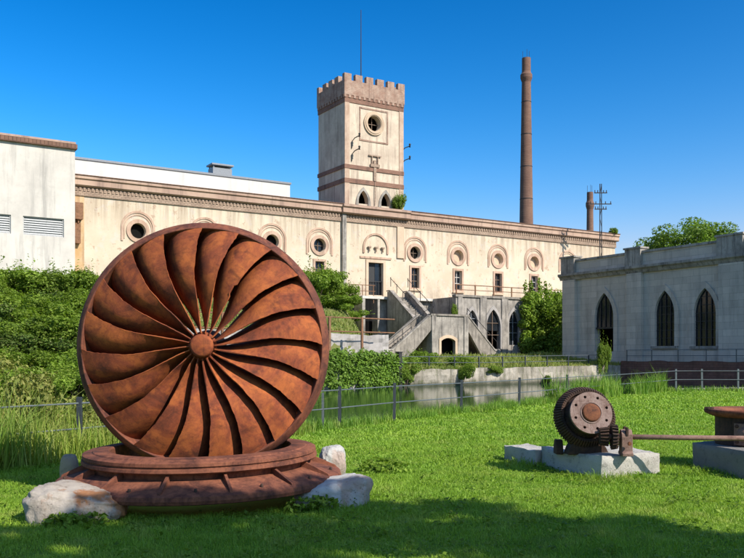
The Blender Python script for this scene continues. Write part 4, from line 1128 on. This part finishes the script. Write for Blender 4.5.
shrub('shrub', at(461,-20), (1.4,1.2,.9), M_leafB, 'round green shrub in front of the landing door', None, 2)
shrub('shrub', at(463,-24.3,-.2), (1.1,.45,1.0), M_leafB, 'bright plant growing on the canal wall below the landing', None, 3)
shrub('shrub', at(497,-24.2,.35), (1.0,.35,.5), M_leafA, 'small plant rooted in the canal wall below the arcade', None, 4)
shrub('shrub', at(406,-24.4,-.3), (1.1,.8,1.2), M_leafA, 'dark green plant at the left end of the pale canal wall', None, 0)
shrub('shrub', at(548,-24.3,-.4), (1.1,.3,.45), M_leafI, 'dark plant rooted low in the canal wall below the tall ivy', None, 1)
shrub('shrub', at(604.5,-24.3,.2), (.75,.5,2.2), M_leafA, 'tall weed growing on the canal wall before the grey door', None, 2)
shrub('shrub', W(s_of(454,-6.2),-6.3,5.7), (.35,.35,1.0), M_leafB, 'small plant clinging to the terrace corner', None, 1)
s0 = s_of(404,.2)
shrub('shrub', W(s0-1.0,-.2,16.8), (1.0,.8,1.5), M_leafB, 'green plant sprouting from the roof at the tower foot', None, 3)
shrub('shrub', W(FR-.6,-.2,16.9), (.9,.6,.7), M_leafA, 'dry plant growing on the right end of the mill cornice', None, 1)
# ivy column on the terrace front
iv = fthing('ivy', 'tall bright ivy mass hanging over the terrace front beside the grey building', 'ivy', s_of(536,-7), -7, 1.2)
n = 15000; a0, a1 = s_of(519,-6.6), s_of(556,-6.6)
lob = []
rs = random.Random(5)
for k in range(95):
    s = rs.uniform(a0+.3,a1-.3); z = rs.uniform(1.5,8.2); r = rs.uniform(.3,.75)
    lob.append((s, -6.9+rs.uniform(-.5,.1), z, r, .75, r*1.2))
for k in range(12): lob.append((rs.uniform(a0+.5,a1-.3), -6.6, rs.uniform(8.2,9.6), .22, .25, .7))
C, dd = lobes_points(n, lob)
part('foliage', leaves(C-np.array(OFF[iv.name]), .26, 'foliage', .2, outward=dd), M_leafB, iv)
part('stem', MB().tube([((a0+a1)/2,-6.3,.8),((a0+a1)/2+.3,-6.4,4),((a0+a1)/2,-6.3,7.6)], .12, 6), M_bark, iv)
iv = fthing('dark_ivy', 'dark shaded ivy in the gap beside the grey building corner', 'ivy', s_of(561,-8), -8, 1.2)
lob = [(s_of(561,-9)+rs.uniform(-1.2,1.6), -8.5+rs.uniform(-1.5,1.5), rs.uniform(1.5,7.4), 1.0, .9, 1.3) for k in range(26)]
C, dd = lobes_points(8000, lob); part('foliage', leaves(C-np.array(OFF[iv.name]), .26, 'foliage', .2, outward=dd), M_leafA, iv)
part('stem', MB().tube([(s_of(561,-8),-8,.8),(s_of(561,-8)+.3,-8.3,5)], .1, 6), M_bark, iv)
# ivy sheet over the canal wall
iv = fthing('wall_ivy', 'sheet of ivy hanging down the canal wall behind the turbine', 'ivy', -14, -24.8, 0)
lob = []
for k in range(300):
    s = rs.uniform(-27,-9.9); top = 1.75+(-10.2-s)/38*.55
    lob.append((s, -24.75, rs.uniform(-.35,top+.05), rs.uniform(.35,.7), .28, rs.uniform(.3,.5)))
C, dd = lobes_points(36000, lob); C = C[C[:,2] > -.52]
dd = np.tile(np.array([[0,-1,.3]]), (len(C),1))
part('foliage', leaves(C-np.array(OFF[iv.name]), .17, 'foliage', .2, outward=dd), M_leafI, iv)
part('stem', MB().tube([(-14,-24.6,-.4),(-14.3,-24.62,.8),(-14,-24.6,1.8)], .05, 5), M_bark, iv)

def tree(name, loc, h, crown, n, leaf, mat, label, seed, trunk_r=.35, group=None, nclump=60, cat='tree'):
    rs = random.Random(seed); t = thing(name, label, cat, loc, 0, group)
    m = MB(); m.tube([(0,0,-.5),(.1,.05,h*.25),(-.1,.1,h*.55),(.05,0,h*.8)], trunk_r, 10, r2=trunk_r*.35)
    ends = []
    cx, cy, cz, rx, ry, rz = crown
    for k in range(nclump):
        while True:
            v = Vector((rs.uniform(-1,1),rs.uniform(-1,1),rs.uniform(-1,1)))
            if .35 < v.length < 1: break
        e = Vector((cx+v.x*rx, cy+v.y*ry, cz+v.z*rz)); ends.append(e)
        if k % 2 == 0:
            b = Vector((0,0,h*rs.uniform(.3,.7))); mid = (b+e)/2+Vector((0,0,.1*h*rs.random()))
            m.tube([b,mid,e], trunk_r*.28, 5, r2=.02)
    part('trunk', m, M_bark, t, smooth=True)
    av = (rx+ry+rz)/3; lob = []
    for e in ends:
        r = av*rs.uniform(.14,.30); lob.append((e.x,e.y,e.z,r*1.25,r*1.25,r*.62))
    C, dd = lobes_points(n, lob)
    part('crown', leaves(C, leaf, 'crown', .5, outward=dd*.5), mat, t)
    return t
Yt = 112; X = (690-372)/840*Yt
tree('leafy_tree', (X,Yt,-1.5), 17, (0,0,16.4,6.6,5.4,5.2), 30000, .32, M_leafT, 'round leafy tree behind the parapet of the grey building', 3, .4, nclump=120)
# trees behind the photographer's right shoulder: their shade falls over the foreground lawn
dirx, diry = -SUNH[0], -SUNH[1]
def shade_tree(gx, gy, zc, crown_r, seed, rz, label):
    k = zc/math.tan(SELEV); x = gx+SUNH[0]*k; y = gy+SUNH[1]*k
    tree('shade_tree', (x,y,0), zc+1, (0,0,zc,crown_r,crown_r,rz), 5200, .17, M_leafT, label, seed, .16, nclump=46)
shade_tree(.35, 8.1, 7.5, 1.25, 21, 1.0, 'leafy tree outside the frame whose shade crosses the middle of the lawn')
shade_tree(-1.55, 7.35, 8.3, 1.2, 22, 1.0, 'leafy tree outside the frame whose shade lies below the turbine')
shade_tree(-2.9, 6.85, 8.0, .95, 25, .8, 'leafy tree outside the frame whose shade reaches the lower left of the lawn')
shade_tree(1.9, 7.0, 7.0, 1.25, 24, 1.0, 'leafy tree outside the frame whose shade lies in front of the gear slab')
shade_tree(3.6, 6.1, 6.3, 1.3, 23, 1.0, 'leafy tree outside the frame whose shade fills the lower right corner')

# ------------------------------------------------------------------ grass
def grass_pts(y0, y1, dens, kx=.47):
    A = (y1-y0)*kx*2*y1; n = int(A*dens)
    y = rng.uniform(y0,y1,n); x = rng.uniform(-kx*y1,kx*y1,n)
    ok = (np.abs(x) < kx*y+.5) & (x > np.where(y < 34.6, -13.78+.69*y-.45, 10.1+(y-34.6)*.8-.45)) & (y < 39.3)
    return x[ok], y[ok]
def keepout(x, y, h):
    ok = np.ones(len(x), bool)
    ok &= (np.hypot(x-TX,y-TY) > 1.25)
    return ok
BX, BY, BH, BW = [], [], [], []
for y0, y1, dens, h, w in ((5.8,7.6,5600,.034,.0055),(7.6,9.5,4400,.036,.0065),(9.5,12,3000,.038,.0082),(12,16,1600,.042,.0115),(16,24,520,.045,.020),(24,39.3,170,.05,.038)):
    x, y = grass_pts(y0, y1, dens); ok = keepout(x, y, h); x, y = x[ok], y[ok]
    BX.append(x); BY.append(y); BH.append(np.full(len(x),h)); BW.append(np.full(len(x),w))
X, Yv = np.concatenate(BX), np.concatenate(BY); H = np.concatenate(BH); Wd = np.concatenate(BW)
pat = np.array([noise.noise(Vector((a*1.2,b*1.2,0)))+.6*noise.noise(Vector((a*3.5,b*3.5,4))) for a, b in zip(X, Yv)])
H = H*(1+.85*pat).clip(.35,2.2)
# longer tufts round the stones
for cx, cy, r in ((-2.93,8.2,.6),(-.45,8.95,.6),(3.0,10.9,.5),(3.6,11.2,.45),(2.3,12.3,.5),(4.8,11.6,.7)):
    dd_ = np.hypot(X-cx, Yv-cy); H *= 1+1.3*np.clip(1-dd_/r,0,1)*(rng.random(len(X)) < .6)
Z = np.array([lawn_z(a,b) for a, b in zip(X, Yv)])
solo('lawn_grass', blades(X,Yv,Z,H,Wd,'lawn_grass',1.15), M_grass, 'short bright mown grass covering the lawn', 'grass', kind='stuff')
# clover and small broad leaves in the lawn
n = 26000; y = rng.uniform(5.9,14,n); x = rng.uniform(-6.6,6.6,n)
pt = np.array([noise.noise(Vector((a*.9+7,b*.9,2))) for a,b in zip(x,y)])
ok = (pt > .05) & (np.abs(x) < .47*y) & keepout(x,y,0) & (x > -13.78+.69*y); x, y = x[ok], y[ok]
z = np.array([lawn_z(a,b) for a,b in zip(x,y)])+rng.uniform(.02,.06,len(x))
solo('clover', leaves(np.stack([x,y,z],1), .032, 'clover', 1.4, aspect=.9), M_leafA, 'small clover leaves scattered through the near lawn', 'clover', kind='stuff')
def along_fence(y0, y1, n, off0, off1, h, w, name, mat, label, lean=.4, clump=1.0):
    y = rng.uniform(y0,y1,n); o = rng.uniform(off0,off1,n)
    x = np.array([fence_x(b) for b in y])+o*.82; y2 = y-o*.57
    q = np.array([noise.noise(Vector((a*.8,b*.8,8))) for a,b in zip(x,y2)])
    ok = q > -.5+clump*.3; x, y2, q = x[ok], y2[ok], q[ok]
    z = np.array([lawn_z(a,b) for a,b in zip(x,y2)])-np.where(np.array([a-fence_x(b) for a,b in zip(x,y2)]) < -.5, .3, 0)
    hh = h*(1+.7*q).clip(.3,1.8)
    solo(name, blades(x,y2,z,hh,w,name,lean), mat, label, 'grass', kind='stuff')
along_fence(5.5,17.5,30000,-2.6,.5,.66,.016,'tall_grass',M_tall,'tall yellowing grass around the fence left of the turbine',.55,-.2)
along_fence(16.5,29,9000,-.4,.18,.21,.014,'fence_weeds',M_weed,'green weeds along the foot of the canal fence',.5,.6)
along_fence(29,38.5,3600,-.5,.4,.62,.022,'fence_weeds',M_weed,'tall bright weeds along the far end of the canal fence',.35,1.3)
n = 2600; x = rng.uniform(13,25,n); y = 38.9-np.abs(rng.normal(size=n))*.3
solo('kerb_weeds', blades(x,y,np.zeros(n),.2,.03,'kerb_weeds',.4), M_weed, 'weeds growing in front of the pale kerb', 'grass', kind='stuff')
# rough grass on the far bank
n = 60000; s = rng.uniform(-30,26,n); t = -24+np.abs(rng.normal(size=n))*7
ok = t < -2; s, t = s[ok], t[ok]
ok = ~((s > 3.5) & (t > -9.6) & (s < 9)) & ~((s > 8) & (t > -6.1)) & ~((s > RS-.2) & (t < RT0+.3)) & ~((s < -9) & (t < -21.7)); s, t = s[ok], t[ok]
z = np.array([bank_z(a,b) for a,b in zip(s,t)])
X = P0[0]+CU*s-SU*t; Y = P0[1]+SU*s+CU*t
hh = np.where(s > -6, .62, .7)*np.where((t > -21.5) & (s < 2), .55, 1)*np.array([.42*(1+noise.noise(Vector((a*.35,b*.35,1)))) for a,b in zip(s,t)])
solo('bank_grass', blades(X,Y,z,hh,.07,'bank_grass',.5), M_bankgr, 'rough long grass on the far canal bank below the mill', 'grass', kind='stuff')
# scattered broad-leaved rosettes in the lawn
PC_, ND_ = [], []
for q in range(260):
    y = rng.uniform(6.2,15); x = rng.uniform(-.47,.47)*y
    if x < -13.78+.69*y or math.hypot(x-TX,y-TY) < 1.7: continue
    z = lawn_z(x,y); rr = rng.uniform(.03,.09)
    for e in range(9):
        a = rng.uniform(0,6.28); ds_ = rr*rng.uniform(.3,1)
        PC_.append((x+math.cos(a)*ds_, y+math.sin(a)*ds_, z+rng.uniform(.03,.085)))
solo('lawn_weeds', leaves(np.array(PC_), .045, 'lawn_weeds', 1.1, aspect=.5), M_leafA, 'small broad-leaved weeds scattered through the lawn', 'weeds', kind='stuff')
# broad-leaved weeds in front of the right boulder
for (x, y, sc, lb) in ((-.62,8.72,.20,'low broad-leaved weeds at the foot of the bluish boulder'),(.02,11.6,.24,'dark leafy weed on the lawn behind the boulders'),(-2.75,7.95,.16,'small leafy weeds before the pitted boulder')):
    t = thing('weed', lb, 'weed', (x,y,lawn_z(x,y)))
    C, dd = lobes_points(420, [(rng.uniform(-1.4,1.4)*sc, rng.uniform(-.6,.6)*sc, .35*sc, .8*sc, .6*sc, .5*sc) for _ in range(5)]); C[:,2] = np.abs(C[:,2])
    part('foliage', leaves(C, .055, 'foliage', .8, aspect=.7), M_leafB, t)
for o in bpy.data.objects:
    if '_off' in o: del o['_off']
